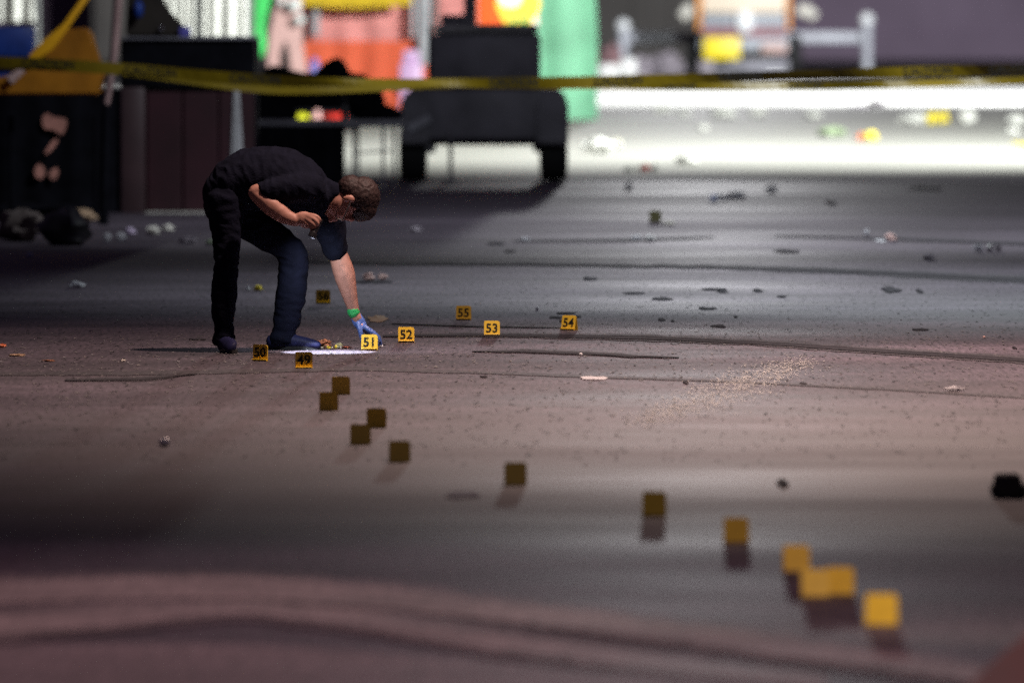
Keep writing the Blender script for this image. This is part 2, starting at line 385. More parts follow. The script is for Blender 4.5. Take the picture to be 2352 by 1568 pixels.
# guard rail each side of the truck
d = 189.0
gr = empty('guard_rail', (5, d + .3, 0), 'galvanised guard rail with round topped posts behind the cream truck', 'guard rail')
panel(MB(), 1436, 74, 1986, 100, d, .12, .05).build('rail', M_RAIL, gr)
for px, t in ((1431, 62), (1991, 48)):
    a, b = V(px, t, d - .1), V(px, 150, d - .1)
    q = MB(); q.tube([(a.x, d - .1, 0), (a.x, d - .1, a.z)], [.10, .13], 12); q.build('post', M_RAIL, gr)
    MB().ell((a.x, d - .1, a.z + .02), (.16, .16, .16), seg=14).build('post_cap', M_GLASSY, gr)
# things lying about the far end
def lump(name, px, py, wpx, hpx, d, m, label, cat, group=None, nz=.35, depth=None):
    g = V(px, py, d); r = wpx / 2 / ppm(d); h = hpx / ppm(d)
    if depth is None: depth = r
    mb = MB(); mb.seed = (px * .37 + py * .11) % 50; mb.ell((0, 0, h / 2), (r, depth, h / 2), seg=18, nz=nz * 1.25, nscale=1.7)
    me_off = Vector((g.x, d, 0))
    o = mb.build(name, m, None, hpx > 60); o.location = me_off
    zs = [v.co.z for v in o.data.vertices]; zmin = min(zs) + .12 * (max(zs) - min(zs))
    for v in o.data.vertices: v.co.z = max(v.co.z - zmin, 0)
    return tag(o, label, cat, group)
mb = MB(); g0, g1 = V(1372, 178, 182), V(1462, 178, 182); mb.box(((g0.x + g1.x) / 2, 182, .17), (g1.x - g0.x, .5, .3), bevel=.1, seg=3); mb.box((g1.x - .18, 181.9, .26), (.36, .5, .36), bevel=.1, seg=3)
tag(mb.build('cooler', M_WHITE), 'white cool box on the ground beside the green sheet', 'cooler')
lump('rubbish_bag', 1470, 172, 52, 50, 184, M_BAG, 'grey rubbish bag nearest the white cool box', 'bag', 'bags by the guard rail')
lump('rubbish_bag', 1535, 178, 84, 62, 184, M_BAG, 'wide grey rubbish bag against the truck', 'bag', 'bags by the guard rail')
lump('rubbish_bag', 1405, 160, 60, 78, 187, mat('dusty_red_bag', (.25, .14, .15), .6, .3, 3, .3), 'dusty red sack heaped beside the round topped post', 'bag', 'bags by the guard rail')
g = V(1780, 168, 180); mb = MB(); mb.box((g.x, 180, .09), (.42, .3, .16), bevel=.05); tag(mb.build('carton', M_WHITE), 'small white carton on the ground below the truck', 'carton')

# ================================================================== booths (about 130 m away)
def drape(mb, x0, x1, y0, y1, d, amp=.06, waves=9, th=.03, nx=60, nzr=10, flare=0.0, edge=None):
    """hanging cloth with vertical folds and real thickness: photo px box at distance d"""
    a, b = V(x0, y0, d), V(x1, y1, d); rows = []
    for side in (0, 1):
        for j in range(nzr + 1):
            t = j / nzr; row = []
            for i in range(nx + 1):
                s = i / nx; lo, hi = 0.0, 1.0
                if edge: lo, hi = edge(t)
                x = a.x + (b.x - a.x) * (lo + (hi - lo) * s); z = a.z + (b.z - a.z) * t
                y = d + amp * (.4 + .6 * t) * (math.sin(s * waves * 6.283) * .7 + noise.noise(Vector((s * waves * 1.3, t * 2, d))) * .8) + side * th
                row.append(mb.bm.verts.new((x, y, z)))
            rows.append(row)
    n = nzr + 1
    for o in (0, n):
        for j in range(nzr):
            for i in range(nx): mb.bm.faces.new((rows[o + j][i], rows[o + j][i + 1], rows[o + j + 1][i + 1], rows[o + j + 1][i]))
    for i in range(nx):
        for j in (0, nzr): mb.bm.faces.new((rows[j][i], rows[j][i + 1], rows[n + j][i + 1], rows[n + j][i]))
    for j in range(nzr):
        for i in (0, nx): mb.bm.faces.new((rows[j][i], rows[j + 1][i], rows[n + j + 1][i], rows[n + j][i]))
    return mb
d = 126.0
bo = empty('festival_booth', (-1.8, d + 1, 0), 'open booth with red and pink cloth walls and yellow valance', 'booth')
drape(MB(), 690, 1000, 95, 292, d, .05, 5).build('red_wall', M_RED, bo)
drape(MB(), 672, 1105, -260, 97, d + .06, .05, 6).build('pink_wall', M_PINK, bo)
mb = MB(); pts = []
a, b, z0 = V(690, 14, d - .5).x, V(945, 14, d - .5).x, V(0, 14, d - .5).z
n = 26
poly = [(a, z0 + 1.0)] + [(a + (b - a) * k / n, z0 + .04 * abs(math.cos(k * math.pi / 2)) - .05 * math.sin(k / n * math.pi)) for k in range(n + 1)] + [(b, z0 + 1.0)]
mb.prism(poly, d - .52, d - .49); mb.build('valance', M_YEL, bo, False)
for x0, x1, y1 in ((716, 734, 82), (944, 955, 88), (962, 988, 150)):
    p = MB(); panel(p, x0, -240, x1, y1, d - .25, .08, .02); p.build('strap', M_RAIL, bo)
for px in (684, 1000):
    q = V(px, 0, d); MB().tube([(q.x, d - .1, 0), (q.x, d - .1, 3.2)], .035, 10).build('pole', M_DARKG, bo)
g = V(944, 178, d - 1.5); mb = MB(); mb.box((g.x, d - 1.5, .42), (.34, .4, .84), bevel=.05); mb.box((g.x, d - 1.5, .92), (.26, .26, .2), bevel=.06)
tag(mb.build('drinks_tub', mat('lilac_plastic', (.62, .40, .68), .4, .4)), 'lilac tub standing before the red booth wall', 'tub')
g = V(722, 165, d - 1.5); mb = MB(); mb.lathe([(.1, 0), (.13, .05), (.13, .62), (.07, .74), (.06, .86), (.03, .9)], (g.x, d - 1.5, 0)); 
tag(mb.build('gas_bottle', mat('violet_blue_plastic', (.25, .25, .72), .35, .5)), 'blue violet bottle at the left end of the red wall', 'bottle')
# rose archway and green tube
dd = 122.0
X = lambda px: V(px, 0, dd).x
Zz = lambda py: V(0, py, dd).z
poly = [(X(614), 0), (X(616), Zz(120)), (X(622), Zz(70)), (X(640), Zz(10)), (X(648), 2.6), (X(690), 2.6), (X(694), Zz(40)), (X(696), Zz(110)), (X(706), Zz(168)), (X(708), 0), (X(672), 0), (X(670), Zz(120)), (X(664), Zz(96)), (X(656), Zz(88)), (X(648), Zz(96)), (X(643), Zz(130)), (X(644), 0)]
mb = MB(); mb.prism(poly, dd - .2, dd + .25)
bmesh.ops.bevel(mb.bm, geom=mb.bm.edges[:], offset=.03, segments=2, affect='EDGES')
tag(mb.build('archway', M_ROSE), 'pale rose padded archway left of the red booth', 'archway')
for k, (px, py, r) in enumerate(((646, 4, .06), (676, 12, .10), (688, 46, .075))):
    q = V(px, py, dd - .35); h = MB(); h.ell(q, (r, r * .8, r), seg=14); h.tube([q, q + Vector((0, .32, 0))], .02, 6)
    tag(h.build('festoon_lamp', M_GLASSY), ['white round lamp topmost left on the rose archway', 'largest white round lamp on the rose archway', 'white round lamp lowest on the rose archway'][k], 'lamp', 'lamps on the archway')
mb = MB(); q = lambda px, py: V(px, py, 120.5)
mb.limb([q(612, -160), q(606, -60), q(597, 0), q(592, 60), q(595, 100), q(595, 120)], [.22, .19, .15, .11, .11, .09], 16)
tag(mb.build('green_streamer', M_GREEN), 'bright green padded streamer hanging left of the rose archway', 'streamer')
# mint sheet right of the trailer
dd = 125.0
mb = MB()
drape(mb, 1215, 1372, -260, 285, dd, .05, 1.6, edge=lambda t: (0.0, .88 + .12 * min(1, t * 1.6)) if t < .75 else (.0, 1.0))
sh = empty('green_sheet', (V(1290, 0, dd).x, dd, 0), 'tall mint green plastic sheet hanging right of the black trailer', 'sheet')
mb.build('sheeting', M_MINT, sh)
for px in (1232, 1350):
    q = V(px, 0, dd); MB().tube([(q.x, dd + .25, 0), (q.x, dd + .25, 3.6)], .03, 8).build('pole', M_DARKG, sh)
MB().box((V(1290, 0, dd).x, dd + .25, 3.55), (1.3, .06, .06)).build('crossbar', M_DARKG, sh)
# picture board behind the trailer
dd = 112.0
pb = empty('picture_board', (V(1165, 0, dd).x, dd, 0), 'orange red picture board with yellow shapes above the black trailer', 'board')
panel(MB(), 1098, -150, 1236, 62, dd, .05, .01).build('board', mat('orange_red_print', (.80, .11, .02), .5, .4, 3, .1), pb)
for px in (1110, 1228):
    q = V(px, 0, dd); MB().box((q.x, dd + .06, 1.0), (.05, .05, 2.0)).build('stake', M_DARKG, pb)
def disc(px, py, rx, rz, dy, m, name):
    q = V(px, py, dd - dy); k = MB(); k.prism([(q.x + rx * math.cos(t) * (1 + .12 * math.sin(3 * t)), q.z + rz * math.sin(t) * (1 + .15 * math.cos(2 * t))) for t in [6.283 * i / 28 for i in range(28)]], dd - dy - .004, dd - dy + .004)
    k.build(name, m, pb, False)
M_PY = mat('yellow_print', (.86, .58, .06), .5, .4, 6, .15); M_PW = mat('white_print', (.8, .78, .7), .5, .4); M_PG = mat('green_print', (.16, .35, .08), .5, .4)
disc(1190, 20, .28, .26, .012, M_PY, 'printed_shape'); disc(1172, -4, .16, .14, .022, M_PW, 'printed_shape'); disc(1205, 46, .07, .05, .03, M_PG, 'printed_shape'); disc(1180, 46, .05, .05, .03, M_PG, 'printed_shape')
panel(MB(), 1222, -150, 1235, 61, dd - .012, .01, .002).build('printed_edge', M_PW, pb)

# ================================================================== black smoker trailer
d = 84.0
tl = empty('smoker_trailer', (V(1112, 0, d).x, d + .9, 0), 'black two wheeled smoker trailer with lidded box and stack', 'trailer')
lo = MB(); panel(lo, 938, 205, 1290, 322, d, 1.7, .05); lo.build('bed', M_DARK, tl)
fe = MB()
for x0, x1 in ((920, 985), (1232, 1306)):
    a, b = V(x0, 0, d - .02).x, V(x1, 0, d - .02).x; zt, zb = V(0, 212, d).z, V(0, 330, d).z
    poly = [(a, zb), (a, zt - .12), (a + .05, zt), (b - .05, zt), (b, zt - .12), (b, zb)]
    fe = MB(); fe.prism(poly, d - .06, d + 1.2); bmesh.ops.bevel(fe.bm, geom=fe.bm.edges[:], offset=.02, segments=2, affect='EDGES'); fe.build('mudguard', M_DARK, tl)
ax = MB(); panel(ax, 975, 322, 1250, 334, d + .3, .12, .01); panel(ax, 960, 325, 1000, 352, d + .2, .3, .02); panel(ax, 1224, 325, 1262, 350, d + .2, .3, .02); ax.build('axle', M_DARK, tl)
for px in (948, 1272):
    x = V(px, 0, d).x; wb = MB(); wb.lathe([(.14, -.125), (.22, -.135), (.245, -.11), (.25, 0), (.245, .11), (.22, .135), (.14, .125)], (x, d + .35, .25), 'x', 28); wb.build('tyre', M_RUB, tl)
    h = MB(); h.lathe([(.03, -.142), (.13, -.14), (.13, .14), (.03, .142)], (x, d + .35, .25), 'x'); h.build('rim', M_DARKG, tl)
bx = MB(); panel(bx, 990, 80, 1241, 206, d + .05, 1.4, .03); bx.build('firebox', M_DARK, tl)
li = MB(); panel(li, 1000, 57, 1238, 79, d + .03, 1.45, .05); li.build('lid', mat('highlit_grey_lid', (.36, .36, .36), .5, .5, 2.5, .6), tl)  # highlight on the lid put into its paler, mottled grey
mb = MB(); panel(mb, 983, 60, 991, 205, d + .12, .06, .01); mb.build('side_strip', M_DARKG, tl)
mb = MB(); panel(mb, 1012, 35, 1090, 56, d + .35, .45, .02); mb.build('stack_base', M_DARK, tl)
a = V(1080, 0, d + .6); MB().tube([(a.x, d + .6, 1.55), (a.x, d + .6, 2.6)], .06, 14).build('smoke_stack', M_DARK, tl)
a, b = V(905, 196, d - .25), V(965, 192, d - .1); hb = MB(); hb.tube([a, b, b + Vector((.1, .2, 0))], [.014, .016, .02], 8); hb.ell(a, (.035, .035, .04), seg=12); hb.tube([a, a + Vector((.03, 0, -.09))], [.02, .012], 8); hb.build('handle', M_DARK, tl)
a, b = V(938, 298, d - .1), V(988, 272, d - .1); hb = MB(); hb.tube([a, b], [(.045, .01), (.04, .01)], 10); hb.build('reflector', M_RAIL, tl)
x = V(1035, 0, d - .3).x; jk = MB(); jk.tube([(x, d - .3, .02), (x, d - .3, V(0, 300, d).z)], .02, 10); jk.box((x, d - .3, .012), (.14, .14, .024), bevel=.005); jk.tube([(x, d - .3, V(0, 312, d).z), (x, d + .05, V(0, 312, d).z)], .025, 8); jk.build('jack', M_DARK, tl)

# ================================================================== table with black load left of the trailer
d = 81.0
tb = empty('folding_table', (V(745, 0, d).x, d + .35, 0), 'folding table with black cloth front and thin metal legs left of the trailer', 'table')
mb = MB(); panel(mb, 588, 276, 930, 292, d, .75, .01); mb.build('tabletop', M_DARK, tb)
for px, yy in ((812, d + .05), (880, d + .05), (822, d + .68), (905, d + .68)):
    q = V(px, 0, yy); zt = V(0, 290, d).z; MB().tube([(q.x, yy, 0), (q.x, yy, zt)], .014, 8).build('leg', M_DARK, tb)
for py in (352, ):
    a, b = V(812, 352, d + .05), V(906, 346, d + .05); MB().tube([a, b], .009, 6).build('crossbar', M_DARK, tb)
drape(MB(), 588, 792, 288, 425, d - .03, .02, 6).build('table_skirt', M_BLACK, tb)
q = MB(); panel(q, 588, 205, 676, 276, d + .1, .5, .04)
tag(q.build('speaker_case', M_BLACK, smooth=False), 'square black case at the left end of the loaded table', 'case')
q = MB(); panel(q, 672, 210, 792, 250, d + .15, .45, .05); panel(q, 672, 249, 680, 276, d + .15, .45, .01); panel(q, 784, 249, 792, 276, d + .15, .45, .01)
tag(q.build('black_crate', M_BLACK, smooth=False), 'black crate with an open front in the middle of the table', 'crate')
mb = MB(); a = V(842, 276, d + .3); mb.ell((a.x, d + .3, a.z + .16), (.19, .25, .17), seg=20, nz=.25, nscale=2); mb.ell((a.x + .10, d + .3, a.z + .05), (.24, .25, .10), seg=18, nz=.2, nscale=2)
tag(mb.build('duffel_bag', M_BLACK), 'slumped black duffel bag at the right end of the loaded table', 'bag')
mb = MB(); a = V(720, 209, d + .3)
poly = [(V(x, 0, d).x, V(0, y, d).z) for x, y in [(600, 210), (604, 160), (630, 150), (640, 158), (690, 168), (722, 172), (742, 146), (768, 133), (787, 138), (800, 170), (838, 172), (842, 190), (862, 196), (876, 212), (850, 226)]]
mb.prism(poly, d + .15, d + .5); bmesh.ops.bevel(mb.bm, geom=mb.bm.edges[:], offset=.012, segments=2, affect='EDGES')
tag(mb.build('folded_canopy', M_BLACK), 'folded black canopy piled on top of the loaded table', 'canopy')
# bright things seen through the open crate, on the concrete behind
dd = 113.0
a = V(692, 268, dd); tag(MB().ell((a.x, dd, .13), (.125, .125, .13), seg=18).build('play_ball', mat('lemon_plastic', (.75, .75, .03), .4, .4)), 'lemon yellow ball on the concrete behind the loaded table', 'ball')
a = V(728, 268, dd); mb = MB(); mb.lathe([(.07, 0), (.09, .02), (.09, .2), (.04, .26), (.04, .3)], (a.x, dd, 0)); tag(mb.build('pink_jug', mat('pink_plastic', (.75, .42, .42), .4, .4)), 'pink jug between a yellow ball and a red basin', 'jug')
a = V(766, 268, dd); mb = MB(); mb.lathe([(.1, 0), (.16, .2), (.17, .24), (.16, .25), (.15, .25)], (a.x, dd, 0)); tag(mb.build('basin', M_REDC), 'red basin on the concrete behind the loaded table', 'basin')
mb = MB(); a = V(728, 268, dd + 1); mb.box((a.x, dd + 1, .3), (1.1, .5, .6), bevel=.02); tag(mb.build('dark_backdrop', M_BLACK), 'low black trunk added behind the yellow ball and pink jug', 'backdrop')  # added dark box, keeps the bright concrete from showing through the crate gap

# ================================================================== stalls at the left (about 72 m away)
d = 72.0
st = empty('food_stall', (V(430, 0, d).x, d + .8, 0), 'dark stall counter with maroon front and pale base board', 'stall')
q = MB(); panel(q, 276, 92, 584, 205, d + .25, 1.5, .03); q.build('counter', M_BLACK, st, False)
for k in range(3):
    q = MB(); panel(q, 337 + k * 83, 206, 337 + k * 83 + 81, 486, d + .3, .06, .012); q.build('front_panel', M_MAROON, st, False)
q = MB(); panel(q, 40, 206, 590, 500, d + 1.3, .5, .02); q.build('back_panel', M_BLACK, st, False)
q = MB(); panel(q, 276, 200, 334, 492, d + .18, .3, .03); q.build('corner_post', mat('dull_maroon_metal', (.055, .030, .034), .5, .4, 2, .3), st)
q = MB(); panel(q, 331, 487, 585, 512, d + .1, .3, .02); q.build('base_board', M_PALE, st)
q = MB(); panel(q, 276, 86, 586, 92, d + .2, 1.6, .01); q.build('counter_top', M_DARK, st)
# things on the counter
q = MB(); poly = [(V(x, 0, d).x, V(0, y, d).z) for x, y in [(282, 86), (290, -80), (345, -80), (362, 8), (385, 40), (408, 50), (416, 66), (420, 86)]]
q.prism(poly, d + .5, d + .9); bmesh.ops.bevel(q.bm, geom=q.bm.edges[:], offset=.02, segments=2, affect='EDGES')
tag(q.build('black_sack', mat('brown_black_cloth', (.028, .022, .018), .8, .3, 4, .3, .4, 6)), 'tall dark sack slumped on the stall counter', 'sack')
a = V(318, 22, d + .4); tag(MB().ell((a.x, d + .4, a.z), (.045, .08, .08), seg=14).build('blue_bottle', M_BLUE), 'dark blue bottle hung in front of the tall dark sack', 'bottle')
a = V(425, 86, d + .4); q = MB(); q.box((a.x, d + .4, a.z + .045), (.10, .12, .09), bevel=.02); tag(q.build('blue_box', mat('violet_box', (.12, .11, .45), .5, .4)), 'small violet box at the foot of the dark sack', 'box')
a = V(371, 65, d + .45); tag(MB().ell((a.x, d + .45, a.z), (.022, .03, .022), seg=12).build('steel_ball', mat('chrome', (.9, .9, .9), .1, .5, metal=1)), 'small shiny steel knob against the dark sack', 'knob')
# white curtains behind
dd = 104.0
cu = empty('white_tent', (V(470, 0, dd).x, dd, 0), 'white tent with pleated side wall behind the dark stall', 'tent')
for x0, x1 in ((345, 402), (406, 446), (468, 568)):
    drape(MB(), x0, x1, -300, 190, dd, .05, max(2, (x1 - x0) // 26)).build('side_wall', M_CLOTHW, cu)
for px in (404, 457, 573):
    q = V(px, 0, dd); MB().box((q.x, dd + .1, 1.8), (.09, .09, 3.6), bevel=.01).build('tent_pole', M_DARKG, cu)
dd = 100.0
c2 = empty('white_curtain', (V(40, 0, dd).x, dd, 0), 'grey white curtain with uneven hem at the far left', 'curtain')
drape(MB(), -60, 80, -250, 50, dd, .08, 4).build('cloth', M_CLOTHW, c2)
MB().tube([V(-60, -240, dd), V(85, -240, dd)], .03, 8).build('rod', M_DARKG, c2)
q = V(86, 0, dd); MB().tube([(q.x, dd, 0), (q.x, dd, 3.3)], .03, 8).build('stand', M_DARKG, c2)
# black banner with pink print
d = 71.0
bn = empty('black_banner', (V(120, 0, d).x, d, 0), 'black cloth banner with a salmon pink print under the amber tarp', 'banner')
drape(MB(), -120, 268, 214, 486, d, .03, 5).build('cloth', M_BLACK, bn)
M_SAL = mat('salmon_print', (.52, .24, .19), .7, .3, 9, .35)
def blob(pts, nm):
    k = MB(); k.prism([(V(x, 0, d).x, V(0, y, d).z) for x, y in pts], d - .062, d - .05); k.build(nm, M_SAL, bn, False)
blob([(98, 268), (110, 260), (122, 268), (135, 270), (150, 272), (155, 282), (150, 298), (143, 310), (134, 305), (122, 298), (104, 296), (97, 284)], 'print')
blob([(128, 318), (134, 322), (128, 334), (118, 346), (106, 354), (103, 350), (112, 336), (120, 324)], 'print')
blob([(84, 380), (92, 376), (102, 386), (104, 400), (94, 412), (82, 406), (79, 392)], 'print')
blob([(118, 390), (130, 384), (135, 396), (128, 412), (118, 412), (112, 402)], 'print')
# amber tarp, strap, blue bin
d = 69.5
tp = empty('amber_tarp', (V(110, 0, d).x, d, 0), 'amber tarp peaked over a stand at the left edge', 'tarp')
poly = [(V(x, 0, d).x, V(0, y, d).z) for x, y in [(-80, 218), (-80, 190), (20, 178), (70, 135), (120, 90), (150, 68), (190, 64), (206, 74), (216, 110), (228, 150), (238, 172), (226, 196), (228, 218)]]
q = MB(); q.prism(poly, d, d + .5); bmesh.ops.bevel(q.bm, geom=q.bm.edges[:], offset=.015, segments=2, affect='EDGES'); q.build('tarp_cover', M_AMBER, tp)
for px in (20, 215):
    x = V(px, 0, d).x; MB().tube([(x, d + .3, 0), (x, d + .3, .85)], .02, 8).build('stand_leg', M_BLACK, tp)
a, b, c_, e = V(222, -40, d - .05), V(150, 62, d - .06), V(112, 102, d - .08), V(72, 136, d - .08)
q = MB(); q.tube([a + Vector((.3, .3, .3)), a, b, c_, e], [(.022, .006), (.024, .006), (.028, .006), (.052, .006), (.035, .006)], 10)
tag(q.build('strap', M_STRAP), 'bright orange yellow strap slung down over the amber tarp', 'strap')
q = MB(); q.tube([V(52, 160, d - .06), V(22, 186, d - .06)], [(.03, .008), (.035, .008)], 10)
tag(q.build('white_tag', M_PAPERP), 'small pale tag on the amber tarp below the strap', 'tag')
q = MB(); panel(q, -80, 62, 76, 132, 72.5, .5, .03); panel(q, -80, 130, 70, 520, 72.7, .4, .02)
tag(q.build('blue_bin', M_BLUE), 'dark blue bin behind the amber tarp at left', 'bin')
# slanting pole
po = empty('tent_pole', (V(245, 0, 68.5).x, 68.5, 0), 'slightly leaning dull pink pole with dark foot beside the banner', 'pole')
MB().tube([V(245, 240, 68.5), V(262, 120, 68.5), V(280, -120, 68.5)], [.025, .034, .042], 12).build('shaft', M_ROSEP, po)
b = V(243, 300, 68.5); MB().tube([(b.x - .02, 68.5, 0), (b.x - .01, 68.5, .4), V(245, 240, 68.5)], [.04, .036, .03], 12).build('sleeve', M_BLACK, po)
# closed umbrella
um = empty('closed_umbrella', (V(542, 0, 70.0).x, 70.0, 0), 'closed grey umbrella standing behind the bending person', 'umbrella')
q = MB(); zt, zb = V(0, 180, 70).z, V(0, 372, 70).z; x = um.location.x; n = 20; rings = []
for r, z in ((.008, zt), (.02, zt - .03), (.033, (zt * .6 + zb * .4)), (.05, zb + .06), (.056, zb)):
    rings.append([q.bm.verts.new((x + r * (1 + .22 * (k % 2)) * math.cos(6.283 * k / n), 70 + r * (1 + .22 * (k % 2)) * math.sin(6.283 * k / n), z)) for k in range(n)])
for i in range(len(rings) - 1):
    for k in range(n): q.bm.faces.new((rings[i][k], rings[i][(k + 1) % n], rings[i + 1][(k + 1) % n], rings[i + 1][k]))
q.bm.faces.new(rings[0]); q.bm.faces.new(rings[-1]); q.build('canopy', M_UMB, um, False)
MB().tube([(x, 70, .02), (x, 70, zt + .02)], .014, 8).build('shaft', M_DARKG, um); MB().lathe([(.2, 0), (.2, .03), (.05, .06)], (x, 70, 0)).build('base', M_DARK, um)
# rubbish at the foot of the stalls
lump('bin_bag', 148, 570, 120, 92, 63.0, M_BIN, 'round black bin bag at the foot of the banner', 'bag', 'heap below the banner', .2)
lump('grey_sack', 52, 562, 100, 78, 64.0, mat('grey_brown_sack', (.13, .105, .095), .7, .3, 4, .3), 'grey brown sack heaped left of the black bin bag', 'sack', 'heap below the banner')
lump('torn_carton', 185, 505, 72, 30, 69.5, M_TAN, 'tan torn carton lying behind the black bin bag', 'carton', 'heap below the banner', .25)
lump('dark_heap', 70, 500, 260, 40, 70.3, M_BLACK, 'low heap of black cloth along the foot of the banner', 'cloth', 'heap below the banner', .3)
for px, py, wd, hh, nm, lb, mm_ in ((246, 556, 17, 22, 'paper_cup', 'white paper cup left of two other pale scraps below the stall', M_PAPER), (277, 552, 22, 18, 'crumpled_paper', 'grey white crumpled paper between the cup and a lilac scrap', M_PAPER), (299, 540, 24, 18, 'crumpled_paper', 'lilac crumpled paper near the pale base board', mat('lilac_paper', (.55, .46, .60), .7, .3)), (68, 592, 14, 16, 'plastic_cup', 'bluish clear cup at the foot of the grey brown sack', mat('bluish_plastic', (.35, .42, .55), .3, .6)), (352, 540, 30, 24, 'crumpled_paper', 'pale crumpled paper against the left end of the base board', M_PALE), (385, 532, 30, 18, 'crumpled_paper', 'second pale crumpled paper under the base board', M_PALE)):
    y = G(px, py).y; lump(nm, px, py, wd, hh, y, mm_, lb, 'litter', 'litter below the stalls', .3)

# ================================================================== police tape
def tape(name, pts, hw, dist, label, words):
    rt = empty(name, (V(1000, 190, dist).x, dist, 0), label, 'tape', 'tapes across the street')
    A, B = [], []
    n = len(pts)
    def cr(p0, p1, p2, p3, t): return .5 * (2 * p1 + (p2 - p0) * t + (2 * p0 - 5 * p1 + 4 * p2 - p3) * t * t + (3 * p1 - p0 - 3 * p2 + p3) * t ** 3)
    P = []
    for i in range(n - 1):
        for k in range(12):
            t = k / 12; f = lambda a, j: a[max(0, min(n - 1, j))]
            x = cr(*[f(pts, i + q)[0] for q in (-1, 0, 1, 2)], t); y = cr(*[f(pts, i + q)[1] for q in (-1, 0, 1, 2)], t)
            h = hw[i] + (hw[i + 1] - hw[i]) * t; P.append((x, y, h))
    P.append((*pts[-1], hw[-1]))
    mb = MB(); F = []
    for side in (0, .004):
        A = []; Bq = []
        for x, y, h in P:
            tw = noise.noise(Vector((x * .004, dist, 0))) * .05
            A.append(V(x, y - h, dist + tw + side)); Bq.append(V(x, y + h, dist - tw + side))
        mb.strip(A, Bq)
    mb.build('strip', M_TAPE, rt, False, recalc=False)
    for px in words:
        j = min(range(len(P)), key=lambda q: abs(P[q][0] - px)); j = max(1, min(len(P) - 2, j))
        x, y, h = P[j]; sl = math.atan2(-(P[j + 1][1] - P[j - 1][1]), P[j + 1][0] - P[j - 1][0])
        me = text_mesh('CAUTION', h * 1.9 / ppm(dist), .0015, .003)
        M4 = Matrix.Translation(V(px, y + (px - x) * -math.tan(sl) * 0, dist - .035)) @ Matrix.Rotation(-sl * -1, 4, 'Y').inverted() @ Matrix.Rotation(math.pi / 2, 4, 'X')
        me.transform(M4); link('lettering', me, M_INK, rt, False)
    return rt
tape('caution_tape', [(-120, 140), (120, 149), (260, 158), (560, 182), (800, 188), (1000, 190), (1180, 191), (1400, 187), (1800, 174), (2100, 166), (2480, 156)], [14, 14, 14, 14, 8, 9, 13, 13, 11, 13, 14], 66.6, 'wide yellow caution tape stretched across, upper of two strands', [110, 345, 585, 1180, 1420, 1700, 2130, 2330])
tape('caution_tape', [(-120, 146), (260, 166), (560, 202), (700, 208), (880, 203), (1000, 198), (1300, 197), (1600, 198), (1900, 197), (2200, 190), (2480, 180)], [6, 6, 9, 9, 7, 7, 8, 9, 9, 8, 9], 67.2, 'narrow turned yellow caution tape, lower of two strands', [1560, 1850])

# ================================================================== evidence markers
NUMM = {}
def marker(px, py, num, yaw, label, size=.086, tilt=14, lip=True, group='numbered evidence markers on the road', mtl=None):
    g = G(px, py); r = empty('evidence_marker', g, label, 'marker', group); s = size; h = s * .98; rc = s * .08; t = .0025
    mtl = mtl or M_MARK
    def plate(sgn, ch):
        c = [(-s / 2, 0), (s / 2, 0)]
        for cx, cz, a0 in ((s / 2 - rc, h - rc, 0), (-s / 2 + rc, h - rc, 90)):
            k = rc * (2.0 if (ch and a0 == 0) else 1.0); cx = (s / 2 - k) if a0 == 0 else cx; cz = h - k if a0 == 0 else cz
            for a in (0, 30, 60, 90): c.append((cx + k * math.cos(R(a0 + a)), cz + k * math.sin(R(a0 + a))))
        b = MB(); b.prism(c, -t / 2, t / 2)
        off = h * math.sin(R(tilt))
        b.bm.transform(Matrix.Translation((0, sgn * off, 0)) @ Matrix.Rotation(R(sgn * tilt), 4, 'X'))
        return b
    off = h * math.sin(R(tilt)) + .001
    Z = Matrix.Rotation(R(yaw), 4, 'Z')
    def addp(b, nm, m=None):
        me = bpy.data.meshes.new(nm); bmesh.ops.recalc_face_normals(b.bm, faces=b.bm.faces); b.bm.to_mesh(me); b.bm.free(); me.transform(Z)
        return link(nm, me, m or mtl, r, False, Vector((0, 0, 0)))
    addp(plate(-1, True), 'front_plate'); addp(plate(1, True), 'back_plate')
    if lip:
        b = MB(); b.box((0, -off - .008, .006), (s * .98, .016, .0025), Matrix.Rotation(R(-30), 3, 'X')); addp(b, 'base_lip')
    if num:
        me = text_mesh(num, s * .80, .0006, s * .012)
        me.transform(Matrix.Translation((0, 0, h * .5)) @ Matrix.Rotation(math.pi / 2, 4, 'X'))
        me.transform(Matrix.Translation((0, -off - t / 2 - .0012, 0)) @ Matrix.Rotation(R(-tilt), 4, 'X')); me.transform(Z)
        link('number', me, M_INK, r, False, Vector((0, 0, 0)))
    return r
marker(849, 804, '51', -3, 'brightly lit yellow evidence marker numbered 51 under the gloved hand')
marker(933, 786, '52', 2, 'orange yellow evidence marker numbered 52 right of the gloved hand')
marker(1130, 771, '53', 0, 'orange yellow evidence marker numbered 53 on the tar seam')
marker(1308, 758, '54', -28, 'evidence marker numbered 54 beside dark scraps, farthest right of the numbered ones')
marker(1065, 735, '55', -3, 'evidence marker numbered 55 standing behind the 52 and 53')
marker(742, 697, '56', 6, 'dim evidence marker numbered 56 between the leg and reaching arm')
marker(598, 829, '50', -30, 'dark evidence marker numbered 50 near the front shoe', tilt=2)
marker(698, 847, '49', 4, 'dark evidence marker numbered 49 with a lit lower lip', tilt=2)
marker(783, 906, None, 8, 'upper of the first pair of blurred dark evidence markers', tilt=-4 + 6, lip=False)
marker(755, 943, None, 14, 'lower of the first pair of blurred dark evidence markers', tilt=2, lip=False)
marker(865, 982, None, -4, 'upper of the second pair of blurred dark evidence markers', tilt=2, lip=False)
